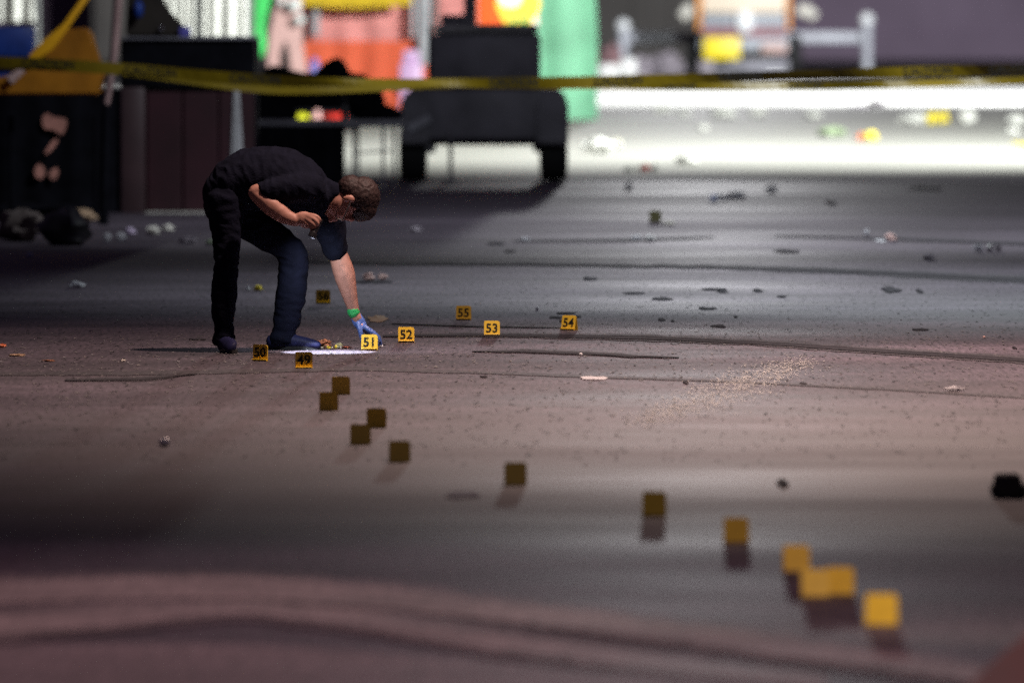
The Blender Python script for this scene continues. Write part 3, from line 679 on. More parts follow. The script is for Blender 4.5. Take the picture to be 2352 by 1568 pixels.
marker(828, 1020, None, 6, 'lower of the second pair of blurred dark evidence markers', tilt=2, lip=False)
marker(918, 1060, None, 10, 'brown blurred evidence marker next after the dark pairs', lip=False, tilt=5)
marker(1184, 1112, None, 6, 'brown blurred evidence marker standing alone near the picture centre', lip=False, tilt=6)
marker(1503, 1182, None, -4, 'brown blurred evidence marker with a long purple shadow', lip=False, tilt=8)
marker(1691, 1243, None, 0, 'orange blurred evidence marker with a square dark shadow', lip=False)
marker(1829, 1309, None, 4, 'small orange blurred evidence marker touching a wider pair', lip=False)
marker(1872, 1367, None, 3, 'left of two touching blurred orange evidence markers', lip=False)
marker(1930, 1362, None, -5, 'right of two touching blurred orange evidence markers', lip=False)
marker(2025, 1432, None, -8, 'brightest and nearest blurred orange evidence marker', lip=False, size=.094)
marker(1505, 510, None, 180, 'dark olive evidence marker alone far beyond the numbered ones', lip=False, tilt=3, size=.095, mtl=mat('olive_plastic', (.06, .055, .02), .6, .3))

# ================================================================== litter
def crumple(name, px, py, wpx, hpx, m, label, group, nz=.5):
    y = G(px, py).y; o = lump(name, px, py, wpx, hpx, y, m, label, 'litter', group, nz, depth=wpx / 2.4 / ppm(y)); return o
def scrap(name, px, py, wpx, hpx, m, label, group, cat='litter'):
    """flat irregular piece lying on the road, a few millimetres thick, corners curling"""
    a, b = G(px, py - hpx / 2), G(px, py + hpx / 2); ctr = G(px, py); rx = wpx / 2 / ppm(ctr.y); ry = max(.03, (a.y - b.y) / 2)
    bm = bmesh.new(); n = 16; top = []; bot = []; sd = px * .13
    for k in range(n):
        t = 6.283 * k / n; q = 1 + .45 * noise.noise(Vector((math.cos(t) * 1.6 + sd, math.sin(t) * 1.6, sd)))
        zm = min(.022, hpx / ppm(ctr.y) * .55); z = .004 + zm * abs(noise.noise(Vector((math.cos(t) * 1.5, math.sin(t) * 1.5, sd + 4))))
        top.append(bm.verts.new((rx * q * math.cos(t), ry * q * math.sin(t), z))); bot.append(bm.verts.new((rx * q * math.cos(t), ry * q * math.sin(t), max(.0012, z - .004))))
    ct = bm.verts.new((0, 0, .006)); cb = bm.verts.new((0, 0, .0012))
    for k in range(n):
        q = (k + 1) % n; bm.faces.new((ct, top[k], top[q])); bm.faces.new((cb, bot[q], bot[k])); bm.faces.new((top[k], bot[k], bot[q], top[q]))
    bmesh.ops.recalc_face_normals(bm, faces=bm.faces); me = bpy.data.meshes.new(name); bm.to_mesh(me); bm.free()
    o = link(name, me, m, None, False); o.location = (ctr.x, ctr.y, 0); return tag(o, label, cat, group)
GW, GD, GN = 'litter on the lit concrete', 'dark scraps on the grey road', 'pale litter on the grey road'
M_YW = mat('lemon_wrapper', (.80, .66, .06), .5, .4); M_OR = mat('orange_wrapper', (.70, .22, .10), .5, .4); M_GW = mat('green_wrapper', (.34, .42, .28), .6, .3)
crumple('plastic_bag', 1375, 352, 74, 34, M_WHITE, 'large white plastic bag right of the trailer wheel', GW, .35)
crumple('plastic_bag', 1418, 338, 24, 20, M_PALE, 'small grey white bag touching the large white bag', GW)
crumple('takeaway_box', 1576, 377, 52, 22, M_WHITE, 'white takeaway box lying on the middle of the lit concrete', GW, .2)
crumple('paper_cup', 1450, 394, 38, 14, M_WHITE, 'white cup lying left of a red cup', GW, .3); crumple('red_cup', 1481, 394, 20, 20, M_REDC, 'red cup between two white cups', GW, .2); crumple('paper_cup', 1504, 394, 22, 16, M_WHITE, 'white cup lying right of a red cup', GW, .3)
crumple('plastic_bag', 2104, 284, 76, 26, M_WHITE, 'white bag beside yellow wrappers near the right edge', GW, .35)
crumple('wrapper', 2140, 286, 26, 28, M_YW, 'yellow wrapper touching the white bag', GW); crumple('wrapper', 2166, 284, 26, 28, M_YW, 'yellow wrapper right of another yellow wrapper', GW)
crumple('plastic_bag', 2221, 284, 40, 34, M_WHITE, 'round white bag right of the yellow wrappers', GW, .25); crumple('plastic_bag', 2336, 290, 36, 24, M_WHITE, 'white bag cut by the right edge', GW)
crumple('wrapper', 1999, 324, 34, 24, M_YW, 'round lemon yellow wrapper with orange neighbour', GW, .25); crumple('wrapper', 1976, 323, 18, 16, M_OR, 'orange wrapper touching the round yellow one', GW)
crumple('green_bag', 1912, 314, 70, 22, M_GW, 'dull green bag left of the orange wrapper', GW, .4)
crumple('dark_cloth', 2012, 243, 40, 16, M_BAG, 'grey brown cloth on the whitest part of the concrete', GW); scrap('dark_cloth', 1975, 243, 50, 6, M_BAG, 'flat dark cloth beside the grey brown one', GW)
for (px, py, wd), lb in zip(((1525, 262, 40), (1572, 268, 30), (1660, 270, 50), (1740, 268, 40), (1866, 272, 34), (1613, 300, 24), (2182, 362, 26), (2325, 306, 24)), ('white scrap nearest the green sheet', 'second white scrap from the green sheet', 'white scrap in the middle of the bright band', 'white scrap right of the middle one', 'white scrap left of the green bag', 'white scrap lowest of those near the green sheet', 'white scrap below the round white bag', 'white scrap near the right edge under the bags')):
    crumple('white_scrap', px, py, wd, wd * .5, M_WHITE, lb + ' on the lit concrete', GW)
scrap('yellow_scrap', 2366, 335, 60, 16, M_YW, 'pale yellow flat scrap at the right edge of the concrete', GW)
crumple('crumpled_paper', 1690, 455, 44, 14, M_PAPER, 'long white paper right of a small blue ring', GN); crumple('crumpled_paper', 1660, 458, 30, 12, M_PAPER, 'white paper touching the long white paper', GN)
crumple('plastic_cup', 1639, 462, 14, 16, mat('pale_blue_plastic', (.5, .55, .75), .3, .6), 'small pale blue cup left of the long white paper', GN)
crumple('crumpled_paper', 1772, 441, 24, 16, M_PAPER, 'white paper alone below the concrete edge', GN); crumple('crumpled_paper', 1443, 436, 18, 16, M_PAPER, 'grey white paper right of the trailer wheel', GN)
crumple('crumpled_paper', 1535, 516, 34, 8, M_PALE, 'flat pale paper beside the olive marker', GN)
crumple('crumpled_paper', 1462, 549, 24, 10, M_PAPER, 'grey paper left of a brighter scrap below the olive marker', GN); crumple('crumpled_paper', 1492, 552, 18, 12, M_WHITE, 'bright scrap below the olive marker', GN)
crumple('wrapper', 2046, 552, 24, 16, M_PAPERP, 'pinkish bright wrapper on the right of the road', GN); scrap('paper', 2022, 554, 24, 5, M_PAPER, 'flat grey paper left of the pinkish wrapper', GN); crumple('plastic_cup', 1990, 540, 12, 14, M_PAPER, 'tiny pale ring left of the pinkish wrapper', GN)
crumple('crumpled_paper', 2246, 577, 24, 16, M_PAPER, 'largest of three white scraps near the right edge', GN); crumple('crumpled_paper', 2274, 577, 16, 18, M_WHITE, 'middle of three white scraps near the right edge', GN); crumple('crumpled_paper', 2293, 577, 14, 14, M_BAG, 'greyest of three scraps near the right edge', GN)
crumple('crumpled_paper', 2134, 596, 26, 12, M_BAG, 'dull grey scrap above the long tar seam', GN)
crumple('crumpled_paper', 846, 644, 26, 16, M_PAPERP, 'left of two pale papers right of the reaching arm', GN); crumple('crumpled_paper', 880, 642, 20, 14, M_PAPERP, 'right of two pale papers right of the reaching arm', GN)
scrap('wet_leaf', 856, 648, 90, 5, M_SCRAP, 'dark flat scrap under the two pale papers', GD)
crumple('crumpled_paper', 594, 668, 20, 14, M_YW, 'yellowish paper between the two legs', GN); crumple('crumpled_paper', 570, 668, 10, 10, M_PAPER, 'tiny white paper between the two legs', GN)
crumple('foil_wrapper', 176, 660, 36, 14, M_GLASSY, 'shiny foil wrapper alone on the dark road at left', GN); crumple('crumpled_paper', 434, 558, 36, 14, M_BAG, 'bluish grey paper left of the rear leg', GN); crumple('crumpled_paper', 484, 562, 20, 14, M_GW, 'greenish scrap against the rear leg', GN)
crumple('crumpled_paper', 956, 531, 26, 10, M_BAG, 'faint grey paper in the shadow of the trailer', GN); crumple('crumpled_paper', 1206, 553, 22, 8, M_PAPER, 'faint grey paper on the road before the trailer', GN)
scrap('leaf', 870, 734, 50, 12, M_TAN, 'tan dry leaf behind the gloved hand', GN, 'leaf')
crumple('crumpled_paper', 40, 818, 34, 6, M_TAN, 'tan scrap at the left edge of the road', GN); crumple('orange_peel', 6, 798, 16, 10, M_OR, 'orange peel cut by the left edge', GN); crumple('crumpled_paper', 283, 830, 12, 5, M_PALE, 'tiny pale scrap left of the rear shoe', GN); crumple('crumpled_paper', 112, 830, 28, 4, M_BROWN, 'brown scrap right of the tan one', GN)
crumple('cartridge_case', 1234, 713, 7, 9, M_GLASSY, 'tiny bright case standing alone behind the markers', GN, .1); crumple('cartridge_case', 1334, 816, 8, 7, M_GLASSY, 'tiny bright case on the dark crack', GN, .1); crumple('cartridge_case', 876, 797, 9, 6, M_GLASSY, 'tiny bright case right of marker 51', GN, .1)
crumple('cigarette_end', 2260, 776, 7, 6, M_PAPERP, 'tiny pinkish speck at right below the long seam', GN, .1)
scrap('paper', 1364, 870, 62, 7, M_PAPER, 'flat white paper below the dark crack', GN); crumple('crumpled_paper', 2193, 898, 40, 11, M_PAPER, 'white crumpled paper at right on the warm road', GN)
crumple('crumpled_paper', 378, 1025, 26, 22, mat('foil', (.95, .95, .95), .4, .5, metal=1), 'blurred white ball of paper at left', GN, .15); scrap('paper', 1062, 1137, 74, 14, M_PAPER, 'blurred pale flat paper left of a brown marker', GN)
for k, (px, py, wd, hh) in enumerate(((1355, 641, 32, 7), (1637, 665, 54, 5), (1660, 671, 26, 4), (1521, 687, 44, 6), (1625, 709, 46, 4), (1650, 750, 34, 5), (2046, 667, 44, 12), (2112, 670, 14, 7), (2112, 758, 36, 4), (1808, 578, 54, 6), (2122, 434, 80, 7), (1455, 674, 48, 4), (1740, 668, 22, 7), (1795, 682, 20, 4), (1276, 730, 30, 5), (1298, 738, 26, 8), (1302, 720, 40, 4), (1326, 728, 20, 4), (1520, 735, 16, 6), (1908, 468, 22, 10), (1797, 1112, 26, 16), (1112, 866, 16, 4), (1575, 880, 12, 6), (1845, 882, 16, 5), (2330, 800, 10, 5), (1690, 728, 8, 5), (1545, 738, 8, 4), (1140, 560, 40, 5), (1170, 578, 26, 4), (455, 780, 36, 4))):
    scrap('dark_scrap', px, py, wd, hh, M_SCRAP, ['dark scrap just above the long curved seam', 'thin dark streak of rubbish above a shorter one', 'short thin scrap under the thin dark streak', 'dark oval scrap left of the thin level ones', 'level dark strip right of the dark oval scrap', 'small level scrap near the lower seam', 'largest black scrap on the right of the road', 'small dark scrap just right of the largest black one', 'dark level scrap low at right near the lower seam', 'faint dark stain above the long curved seam', 'long dark strip below the concrete edge', 'thin broken scrap left of the dark oval', 'dark scrap with a forked edge in a row of thin ones', 'short scrap below the forked one', 'dark scrap left of marker 54', 'larger dark scrap touching marker 54 on its left', 'thin scrap above marker 54', 'small scrap behind the top of marker 54', 'dark lump right of marker 54', 'round dark spot far up on the grey road', 'blurred dark spot low on the warm road', 'short dark scrap below the dark crack', 'tiny reddish dark scrap on the warm road', 'tiny dark scrap at right on the warm road', 'tiny dark scrap at the right end of the lower seam', 'tiny scrap right of the small level one', 'tiny scrap above the lower seam beside the dark lump', 'faint dark strip before the trailer', 'second faint dark strip before the trailer', 'thin dark scrap left of the rear leg'][k], GD)
# the pile lit by the torch
y51 = G(760, 800).y
lump('food_wrapper', 778, 791, 18, 12, y51 + .05, mat('cream_wrapper', (.80, .72, .42), .6, .3), 'cream crumpled wrapper in the torch light before the shoe', 'litter', 'litter in the torch light', .5)
for k in range(14):
    x = 738 + random.random() * 46; lump('crumb', x, 793, 4 + random.random() * 5, 4 + random.random() * 4, y51 + .12 * (random.random() - .3), [M_YW, M_BROWN, M_PALE][k % 3], 'small crumb of spilt food in the torch light before the shoe', 'litter', 'litter in the torch light', .4)
lump('brown_leaf', 744, 788, 34, 16, y51 + .18, M_BROWN, 'brown crumpled leaf behind the cream wrapper', 'leaf', 'litter in the torch light', .6)
lump('red_scrap', 795, 798, 26, 5, y51 + .02, mat('rust_scrap', (.35, .10, .06), .7, .3), 'rust red flat scrap right of the cream wrapper', 'litter', 'litter in the torch light', .5)
# grit that nobody could count
mb = MB()
for k in range(420):
    px, py = random.uniform(-60, 2420), random.choice([random.uniform(560, 900), random.uniform(640, 860)])
    p = G(px, py); r = random.uniform(.003, .009); a = random.random() * 6.283
    vs = [mb.bm.verts.new(p + Vector((r * math.cos(a + q * 2.09), r * math.sin(a + q * 2.09), .002))) for q in range(3)] + [mb.bm.verts.new(p + Vector((0, 0, r * .9)))]
    for f in ((0, 1, 3), (1, 2, 3), (2, 0, 3)): mb.bm.faces.new([vs[q] for q in f])
tag(mb.build('grit', mat('grit_stone', (.10, .09, .085), .7, .4, 3, .8), None, False), kind='stuff')
def flecks(name, n, m, pick, wd, dp):
    mb = MB()
    for k in range(n):
        p = G(*pick()); w_, d_ = random.uniform(*wd), random.uniform(*dp); a = random.uniform(-.3, .3)
        mb.bm.faces.new([mb.bm.verts.new((p.x + x * w_ + y * d_ * a, p.y + y * d_, .0035)) for x, y in ((-1, -.6), (.9, -.8), (.1, 1))])
    o = mb.build(name, m, None, False)
    if o.data.polygons[0].normal.z < 0: o.data.flip_normals()
    return tag(o, kind='stuff')
uni = lambda y0, y1: (lambda: (random.uniform(-40, 2400), random.triangular(y0, y1, y0 + .45 * (y1 - y0))))
flecks('dark_chippings', 2600, M_SEAMH, uni(520, 1080), (.004, .010), (.02, .09))
flecks('pale_chippings', 3500, mat('pale_stone', (.15, .145, .14), .7, .4), uni(520, 1080), (.003, .008), (.02, .08))
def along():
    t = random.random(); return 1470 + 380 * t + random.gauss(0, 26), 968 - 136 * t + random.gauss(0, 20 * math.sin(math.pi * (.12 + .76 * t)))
flecks('sheen_flecks', 1900, mat('pale_sheen', (.50, .48, .44), .6, .5), along, (.002, .005), (.02, .06))  # diagonal sheen on the road painted in as pale flecks
flecks('glass_specks', 60, M_GLASSY, lambda: (random.uniform(0, 900), random.uniform(560, 850)), (.004, .008), (.02, .05))
# black object at the right edge and the red kerb corner
y = G(2330, 1140).y; q = MB(); a = V(2276, 1140, y); b = V(2420, 1140, y)
q.box(((a.x + b.x) / 2, y, .0235), (b.x - a.x, .12, .045), bevel=.012); q.box((a.x + .06, y - .03, .045), (.10, .14, .085), bevel=.02); q.ell((b.x, y - .1, .025), (.12, .1, .025), seg=14, nz=.3)
tag(q.build('black_holdall', mat('purple_black_cloth', (.030, .024, .036), .8, .2, 8, .4)), 'blurred black holdall cut by the right edge', 'bag')
kp = [tuple(G(x, y)[:2]) for x, y in [(2225, 1600), (2262, 1560), (2310, 1518), (2360, 1478), (2440, 1440), (2600, 1440), (2600, 1700), (2225, 1700)]]
kb = MB(); kb.bm.faces.new([kb.bm.verts.new((x, y, .03)) for x, y in kp]); q = bmesh.ops.extrude_face_region(kb.bm, geom=kb.bm.faces[:])
for v in [g_ for g_ in q['geom'] if isinstance(g_, bmesh.types.BMVert)]: v.co.z = .001
tag(kb.build('kerb', M_KERB, None, False), kind='structure')

# ================================================================== the person
KC = .3378 / (FPX / D0)                                             # metres per person-crop pixel
def M(cx, cy, dy=0.0): return V(431.6 + cx * .3378, 313.9 + cy * .3378, D0 + dy)
def LM(mb, pts, dep, sides=18):
    """pts: (cx, cy, dy, r) in crop pixels, dep: depth-radius factor"""
    return mb.limb([M(p[0], p[1], p[2]) for p in pts], [(p[3] * KC, p[3] * KC * (p[4] if len(p) > 4 else dep)) for p in pts], sides)
HU = Vector((.975, 0, -.22)).normalized(); HF = Vector((-.22, 0, -.975)).normalized(); HW = Vector((0, 1, 0))
HM = Matrix((HU, HW, HF)).transposed()
HC = M(1128, 432, -.03)
def HP(u, f, w_=0): return HC + HU * u * KC + HF * f * KC + HW * w_ * KC
def HE(mb, u, f, w_, ru, rf, rw, seg=20): return mb.ell(HP(u, f, w_), (ru * KC, rw * KC, rf * KC), HM, seg)

SKIN = mat('skin', (.37, .185, .14), .55, .3, 40, .12, .05, 120)
NAVY = mat('navy_shirt', (.0055, .0065, .014), .9, .08, 25, .2, .25, 90)
TROU = mat('dark_trousers', (.0042, .0048, .0115), .9, .08, 25, .2, .25, 90)
SHOE = mat('dark_shoe', (.011, .012, .042), .6, .15, 30, .25)
GLOV = mat('blue_glove', (.07, .13, .36), .45, .5, 30, .15)
HAIR = mat('brown_hair', (.026, .014, .013), .6, .3, 60, .45, .25, 140)
GBND = mat('green_band', (.03, .36, .10), .5, .4)

legN = [(255, 430, -.09, 128), (258, 560, -.1, 110), (262, 700, -.11, 96), (262, 870, -.13, 82), (248, 1050, -.14, 86), (242, 1200, -.15, 76), (246, 1330, -.15, 66)]
legF = [(300, 470, .10, 130), (440, 590, .11, 118), (585, 690, .12, 106), (706, 788, .13, 98), (716, 905, .14, 98), (704, 1050, .14, 98), (680, 1200, .14, 94), (655, 1320, .14, 78)]
torso = [(262, 440, 0, 85, 1.2), (290, 365, 0, 105, 1.2), (340, 315, 0, 182, 1.12), (480, 288, 0, 206, 1.05), (650, 305, 0, 212, 1.05), (790, 365, 0, 186, 1.2), (880, 415, 0, 128, 1.3)]
upN = [(850, 350, -.15, 88), (740, 352, -.20, 84), (600, 362, -.235, 74), (455, 376, -.25, 50)]
foreN = [(448, 378, -.25, 46), (500, 420, -.255, 58), (580, 482, -.26, 66), (660, 540, -.265, 54), (735, 574, -.27, 40)]
upF = [(910, 440, .15, 110), (955, 590, .20, 92), (990, 700, .23, 76), (1018, 790, .25, 62)]
foreF = [(1022, 800, .25, 64), (1058, 915, .265, 74), (1082, 1010, .275, 64), (1108, 1110, .29, 48), (1132, 1195, .30, 37), (1150, 1235, .305, 36)]
def hand_near(mb, g=0):
    LM(mb, [(725, 570, -.27, 40 + g), (775, 560, -.275, 50 + g), (812, 552, -.275, 46 + g)], .6, 14)
    for pts in ([(822, 528, -.285, 14), (868, 538, -.298, 13), (896, 562, -.295, 12), (898, 585, -.28, 10)],
                [(812, 540, -.29, 15), (858, 562, -.305, 14), (884, 592, -.302, 12), (880, 612, -.288, 10)],
                [(800, 556, -.29, 15), (842, 586, -.306, 13.5), (866, 614, -.302, 12), (858, 630, -.288, 10)],
                [(786, 574, -.288, 13), (822, 606, -.302, 12), (842, 630, -.298, 10.5), (834, 642, -.288, 9)],
                [(765, 590, -.262, 17), (805, 612, -.25, 15), (845, 600, -.25, 13), (872, 575, -.255, 11)]):
        LM(mb, [(x, y, z, r + g) for x, y, z, r in pts], 1, 10)
def hand_far(mb, g=0):
    LM(mb, [(1142, 1218, .303, 36 + g), (1162, 1258, .305, 42 + g), (1186, 1294, .305, 36 + g)], .62, 14)
    for pts in ([(1198, 1290, .285, 17), (1242, 1322, .275, 14), (1284, 1352, .275, 12), (1302, 1392, .28, 10)],
                [(1202, 1296, .300, 17), (1252, 1326, .295, 14), (1296, 1362, .293, 12), (1312, 1412, .295, 10)],
                [(1200, 1304, .315, 16), (1246, 1336, .315, 13.5), (1284, 1374, .313, 12), (1296, 1418, .312, 10)],
                [(1194, 1310, .328, 15), (1232, 1342, .332, 12.5), (1262, 1378, .330, 11), (1272, 1416, .328, 9)],
                [(1158, 1276, .288, 19), (1172, 1320, .275, 16), (1180, 1362, .272, 13), (1186, 1396, .276, 11)]):
        LM(mb, [(x, y, z, r + g) for x, y, z, r in pts], 1, 10)
def shoe(mb, heel, toe, g, wid=.045):
    h, t = Vector(heel), Vector(toe); dirv = (t - h); L = dirv.length; dirv.normalize()
    P = [h + dirv * L * k for k in (.06, .25, .5, .75, .94)]; Zs = [.042, .046, .040, .032, .026]
    for p, z in zip(P, Zs): p.z = z
    rr = [(.040, .036), (.046, .038), (.040, .042), (.032, .047), (.022, .038)]
    # tube gives (image radius, depth radius); a shoe pointing at the camera needs them the other way round
    if abs(dirv.y) > .7: mb.limb([Vector(p) for p in P], [(b, a) for a, b in rr], 16)
    else: mb.limb(P, rr, 16)

base = M(420, 1460, 0); base.z = 0
pr = MB()
LM(pr, [(p[0], p[1], p[2], p[3] * .90, p[4]) for p in torso], 1.0, 24); LM(pr, [(262, 440, 0, 85, 1.2), (300, 470, .02, 95, 1.2)], 1.2)
LM(pr, [(x, y, z, r * .76) for x, y, z, r in legN], .95); LM(pr, [(x, y, z, r * .76) for x, y, z, r in legF], .95)
for pts in (upN, foreN, upF, foreF): LM(pr, pts, .95)
LM(pr, [(890, 385, -.01, 90), (985, 392, -.02, 78), (1060, 408, -.03, 78)], .9)
HE(pr, 34, -22, 0, 122, 138, 100); HE(pr, -62, 40, 0, 112, 108, 84); HE(pr, -150, 62, 0, 58, 62, 56); HE(pr, -178, 78, 0, 36, 38, 34)
HE(pr, -6, 128, 0, 46, 20, 66); HE(pr, -110, 150, 0, 38, 26, 20); HE(pr, -126, 166, 0, 17, 20, 22); HE(pr, -152, 132, 0, 11, 16, 34); HE(pr, -166, 126, 0, 10, 15, 30)
for sg in (-1, 1):
    HE(pr, -70, 108, sg * 50, 26, 24, 30); HE(pr, -30, -6, sg * 98, 40, 24, 12); HE(pr, -58, -2, sg * 96, 17, 16, 11)
hand_near(pr); hand_far(pr)
me = remesh(pr, .0055, 3, .5)
push(me, lambda co: .0012 * noise.noise(co * 40))
for v in me.vertices:
    if v.co.z < .03: v.co.z = .03 + (v.co.z - .03) * .2
person = link('person', me, SKIN, None, True, base)
tag(person, 'person bending over in dark shirt and trousers, reaching down with a blue glove', 'person')
def cloth(name, mb, m, vox, sm, f, smooth_off=None):
    me = remesh(mb, vox, sm, .5)
    if f: push(me, f)
    return link(name, me, m, person)
def crease(a, s, st=(1, 1, 1)): return lambda co: a * (.55 * noise.noise(Vector((co.x * st[0], co.y * st[1], co.z * st[2])) * s) + 1.1 * (.35 - abs(noise.noise(Vector((co.x * st[0] + .3 * co.z, co.y * st[1], co.z * st[2] + .35 * co.x)) * s * 1.5 + Vector((3, 7, 1))))))
def fold(a, s, st=(1, 1, 1)): return lambda co: a * (noise.noise(Vector((co.x * st[0], co.y * st[1], co.z * st[2])) * s) + .5 * noise.noise(Vector((co.x * st[0], co.y * st[1], co.z * st[2])) * s * 2.3 + Vector((5, 1, 3))))
# trousers
tb_ = MB()
LM(tb_, [(x, y, z, r * 1.02) for x, y, z, r in legN] + [(248, 1392, -.15, 84)], .95, 24); LM(tb_, [(x, y, z, r * 1.03) for x, y, z, r in legF] + [(640, 1385, .14, 96)], .9, 24)
LM(tb_, [(248, 520, -.02, 120, 1.5), (238, 455, 0, 132, 1.35), (236, 400, 0, 138, 1.25), (270, 350, 0, 140, 1.2)], 1.2, 24)
tr_o = cloth('trousers', tb_, TROU, .009, 14, crease(.012, 8, (.8, 1, 2.2)))
for v in tr_o.data.vertices:
    zz = v.co.z + base.z
    if zz < .035: v.co.z = .035 + (zz - .035) * .15 - base.z
# shirt
sb_ = MB()
LM(sb_, [(222, 368, 0, 128, 1.35), (262, 348, 0, 160, 1.25)] + [(p[0], p[1], p[2], p[3] * 1.06, p[4]) for p in torso[2:]], 1, 28)
LM(sb_, [(x, y, z, r * 1.18) for x, y, z, r in upN[:3]] + [(525, 368, -.245, 76)], 1, 20)
LM(sb_, [(900, 420, .12, 140), (948, 575, .19, 116), (985, 690, .225, 98), (1003, 772, .245, 86)], 1.15, 20)
LM(sb_, [(880, 380, 0, 104), (960, 388, -.015, 94), (1000, 392, -.02, 86)], 1.0, 18); LM(sb_, [(330, 300, 0, 150, 1.2), (480, 275, 0, 190, 1.1)], 1.1, 20)
cloth('shirt', sb_, NAVY, .009, 5, crease(.013, 8, (1.9, 1, 1.0)))
# shoes
sN = MB(); a = M(245, 1460, -.10); b = M(300, 1466, -.36); shoe(sN, (a.x, a.y, 0), (b.x, b.y, 0), 0)
LM(sN, [(250, 1360, -.15, 54), (254, 1420, -.16, 58)], .95)
sF = MB(); a = M(548, 1450, .14); b = M(905, 1450, .12); shoe(sF, (a.x, a.y, 0), (b.x, b.y, 0), 0)
LM(sF, [(640, 1340, .14, 70), (655, 1405, .14, 72)], .8); LM(sF, [(690, 1370, .135, 46), (770, 1408, .13, 42), (850, 1430, .125, 34)], .9)
for s_ in (sN, sF):
    me = remesh(s_, .006, 3)
    for v in me.vertices:
        if v.co.z < .008: v.co.z = .006
    o = link('shoe', me, SHOE, person)
for (hh, tt, ca) in ((M(245, 1460, -.10), M(300, 1466, -.36), .9), (M(548, 1450, .14), M(905, 1450, .12), .9)):
    q = MB(); dv = Vector((tt.x - hh.x, tt.y - hh.y, 0)); L_ = dv.length; ang = math.atan2(dv.y, dv.x); b = bmesh.new(); pts = []
    n = 24; ring = []
    for k in range(n):
        t = 6.283 * k / n; u = .5 + .5 * math.cos(t); wv = math.sin(t) * (.047 if u > .5 else .040)
        ring.append((L_ * (u * 1.02 - .01), wv))
    lo_ = [q.bm.verts.new((hh.x + x * math.cos(ang) - y * math.sin(ang), hh.y + x * math.sin(ang) + y * math.cos(ang), .001)) for x, y in ring]
    up_ = [q.bm.verts.new((v.co.x, v.co.y, .02)) for v in lo_]
    q.bm.faces.new(lo_[::-1]); q.bm.faces.new(up_)
    for k in range(n): q.bm.faces.new((lo_[k], lo_[(k + 1) % n], up_[(k + 1) % n], up_[k]))
    b.free(); q.build('shoe_sole', M_RUB, person)
# glove, wrist band, hair, collar
gb = MB(); hand_far(gb, 2.2); cloth('glove', gb, GLOV, .0035, 2, lambda co: .0009 * noise.noise(co * 90))
wb = MB(); LM(wb, [(1122, 1178, .298, 42), (1130, 1202, .30, 42)], 1.0, 18); cloth('wrist_band', wb, GBND, .004, 1, lambda co: .002 * noise.noise(co * 70))
hb = MB(); HE(hb, 46, -34, 0, 128, 138, 110, 24); HE(hb, 70, 36, 0, 100, 92, 96, 20); HE(hb, -40, -70, 0, 90, 96, 96, 20); HE(hb, 60, 84, 0, 66, 52, 74, 16)
for k in range(210):
    th, ph = random.uniform(0, 6.283), random.uniform(-.4, 1.5)
    u = 46 + 117 * math.cos(ph) * math.cos(th) * .98; f = -22 + 125 * math.cos(ph) * math.sin(th); wv = 98 * math.sin(ph) * random.choice((-1, 1))
    if u < -10 and f > -20: continue
    HE(hb, u, f, wv, random.uniform(7, 15), random.uniform(7, 15), random.uniform(7, 13), 8)
ho = cloth('hair', hb, HAIR, .0042, 1, lambda co: .0025 * noise.noise(co * 60) + .002 * noise.noise(co * 150))
# glasses
gl = MB()
for sg in (-1, 1):
    gl.tube([HP(-18, -4, sg * 104), HP(-28, 70, sg * 100), HP(-40, 138, sg * 88)], .0028, 6)
    ring = [HP(-62 + 30 * math.sin(6.283 * k / 14), 146, sg * 50 + 34 * math.cos(6.283 * k / 14)) for k in range(15)]
    gl.tube(ring, .0026, 6)
gl.tube([HP(-52, 150, -16), HP(-50, 154, 0), HP(-52, 150, 16)], .0026, 6)
gl.build('glasses', M_DARKG, person)
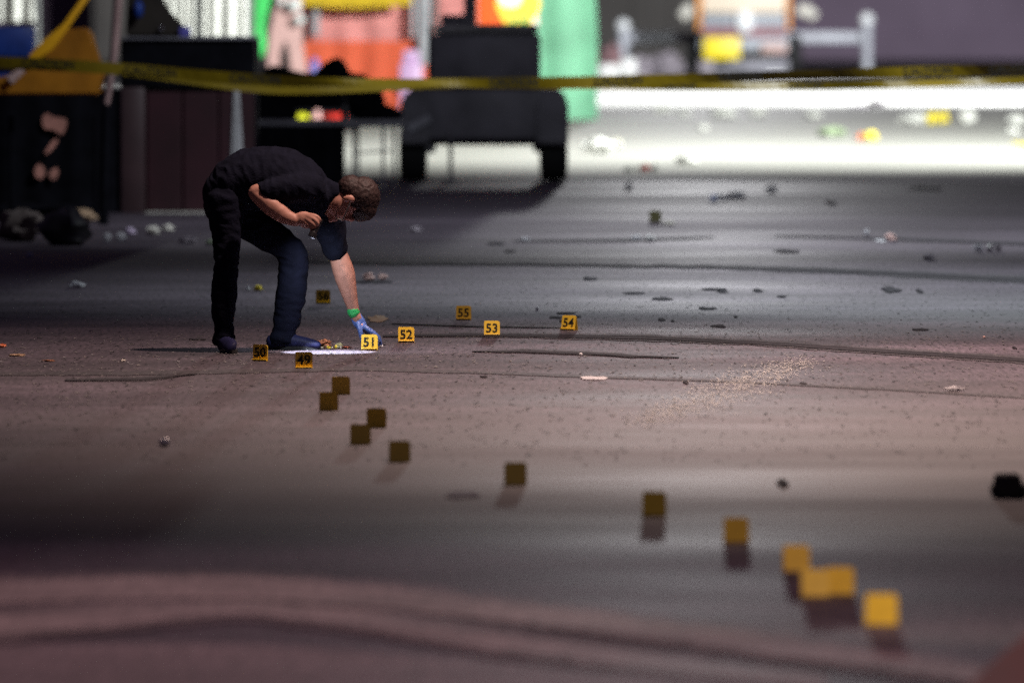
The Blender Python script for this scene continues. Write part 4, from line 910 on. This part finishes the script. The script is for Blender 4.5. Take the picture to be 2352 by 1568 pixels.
# torch held in the near hand
A, B = M(906, 560, -.276), M(850, 664, -.30)
ax_ = (B - A).normalized()
tc_ = empty('torch', (A + B) / 2, 'small black torch held in the bare hand near the face', 'torch', None)
MB().tube([A, A + ax_ * .085], .0135, 14).build('barrel', M_BIN, tc_)
MB().tube([A + ax_ * .078, A + ax_ * .085, A + ax_ * .108], [.0135, .021, .0215], 16).build('head', M_BIN, tc_)
tip = A + ax_ * .108
lens = MB(); lens.tube([tip - ax_ * .003, tip - ax_ * .001], .0150, 14); lens.build('lens', M_GLASSY, tc_)
tgt = M(945, 1466, 0); tgt.y = D0 - .15; tgt.z = 0
spot('torch_beam', tip + ax_ * .012, tgt, 240, (.80, .86, 1.0), 44, .2, .012)
spot('torch_spill', tip + ax_ * .012, M(1130, 1370, .18), 18, (.86, .92, 1.0), 120, .8, .008)

# ================================================================== lamps out of the frame
for p, sx, lb in ((SODIUM, 1, 'tall street lamp with an arm over the road beside the markers'), (ROAD_FILL, 1, 'added fill lamp with an arm over the road beyond the markers'), (CROSS_FILL, 1, 'added fill lamp with an arm over the road beside the tape'), (NEARL, -1, 'tall street lamp with an arm over the crosswalk')):
    x0, x1, y = p.x + sx * 5.2, p.x, p.y
    sl = empty('street_or_fill_lamp', (x0, y, 0), lb, 'street lamp', 'street lamps and added fill lamps along the road')  # the two over the middle road and tape are added fill lamps
    MB().tube([(x0, y, 0), (x0, y, p.z - .4), (x0 - sx * .6, y, p.z + .15), (x1 + sx * .4, y, p.z + .25)], [.09, .07, .05, .04], 12).build('pole', M_DARKG, sl)
    MB().box((x1 + sx * .05, y, p.z + .2), (.7, .28, .12), bevel=.03).build('lamp_head', M_DARKG, sl)
for p, lb in ((FLOOD2, 'floodlight tower beside the lit concrete'), (FLOOD3, 'floodlight tower beside the far wall')):
    t = empty('floodlight_tower', (p.x, p.y, 0), lb, 'floodlight', 'floodlight towers beside the yard')
    MB().tube([(p.x, p.y, 0), (p.x, p.y, p.z + .3)], [.1, .06], 12).build('mast', M_DARKG, t)
    MB().box((p.x + .05, p.y, p.z), (.3, .7, .5), bevel=.03).build('lamp_head', M_DARKG, t)
wl_ = empty('work_lamp', (WORK.x, WORK.y, 0), 'work lamp on a tripod at the near road edge', 'work lamp')
for k in range(3):
    a = 2.09 * k; MB().tube([(WORK.x + .4 * math.cos(a), WORK.y + .4 * math.sin(a), 0), (WORK.x, WORK.y, .9)], .015, 8).build('leg', M_DARKG, wl_)
MB().tube([(WORK.x, WORK.y, .88), (WORK.x, WORK.y, 1.2)], .018, 8).build('stem', M_DARKG, wl_); MB().box((WORK.x + .06, WORK.y - .06, WORK.z), (.2, .2, .2), bevel=.02).build('lamp_head', M_DARKG, wl_)
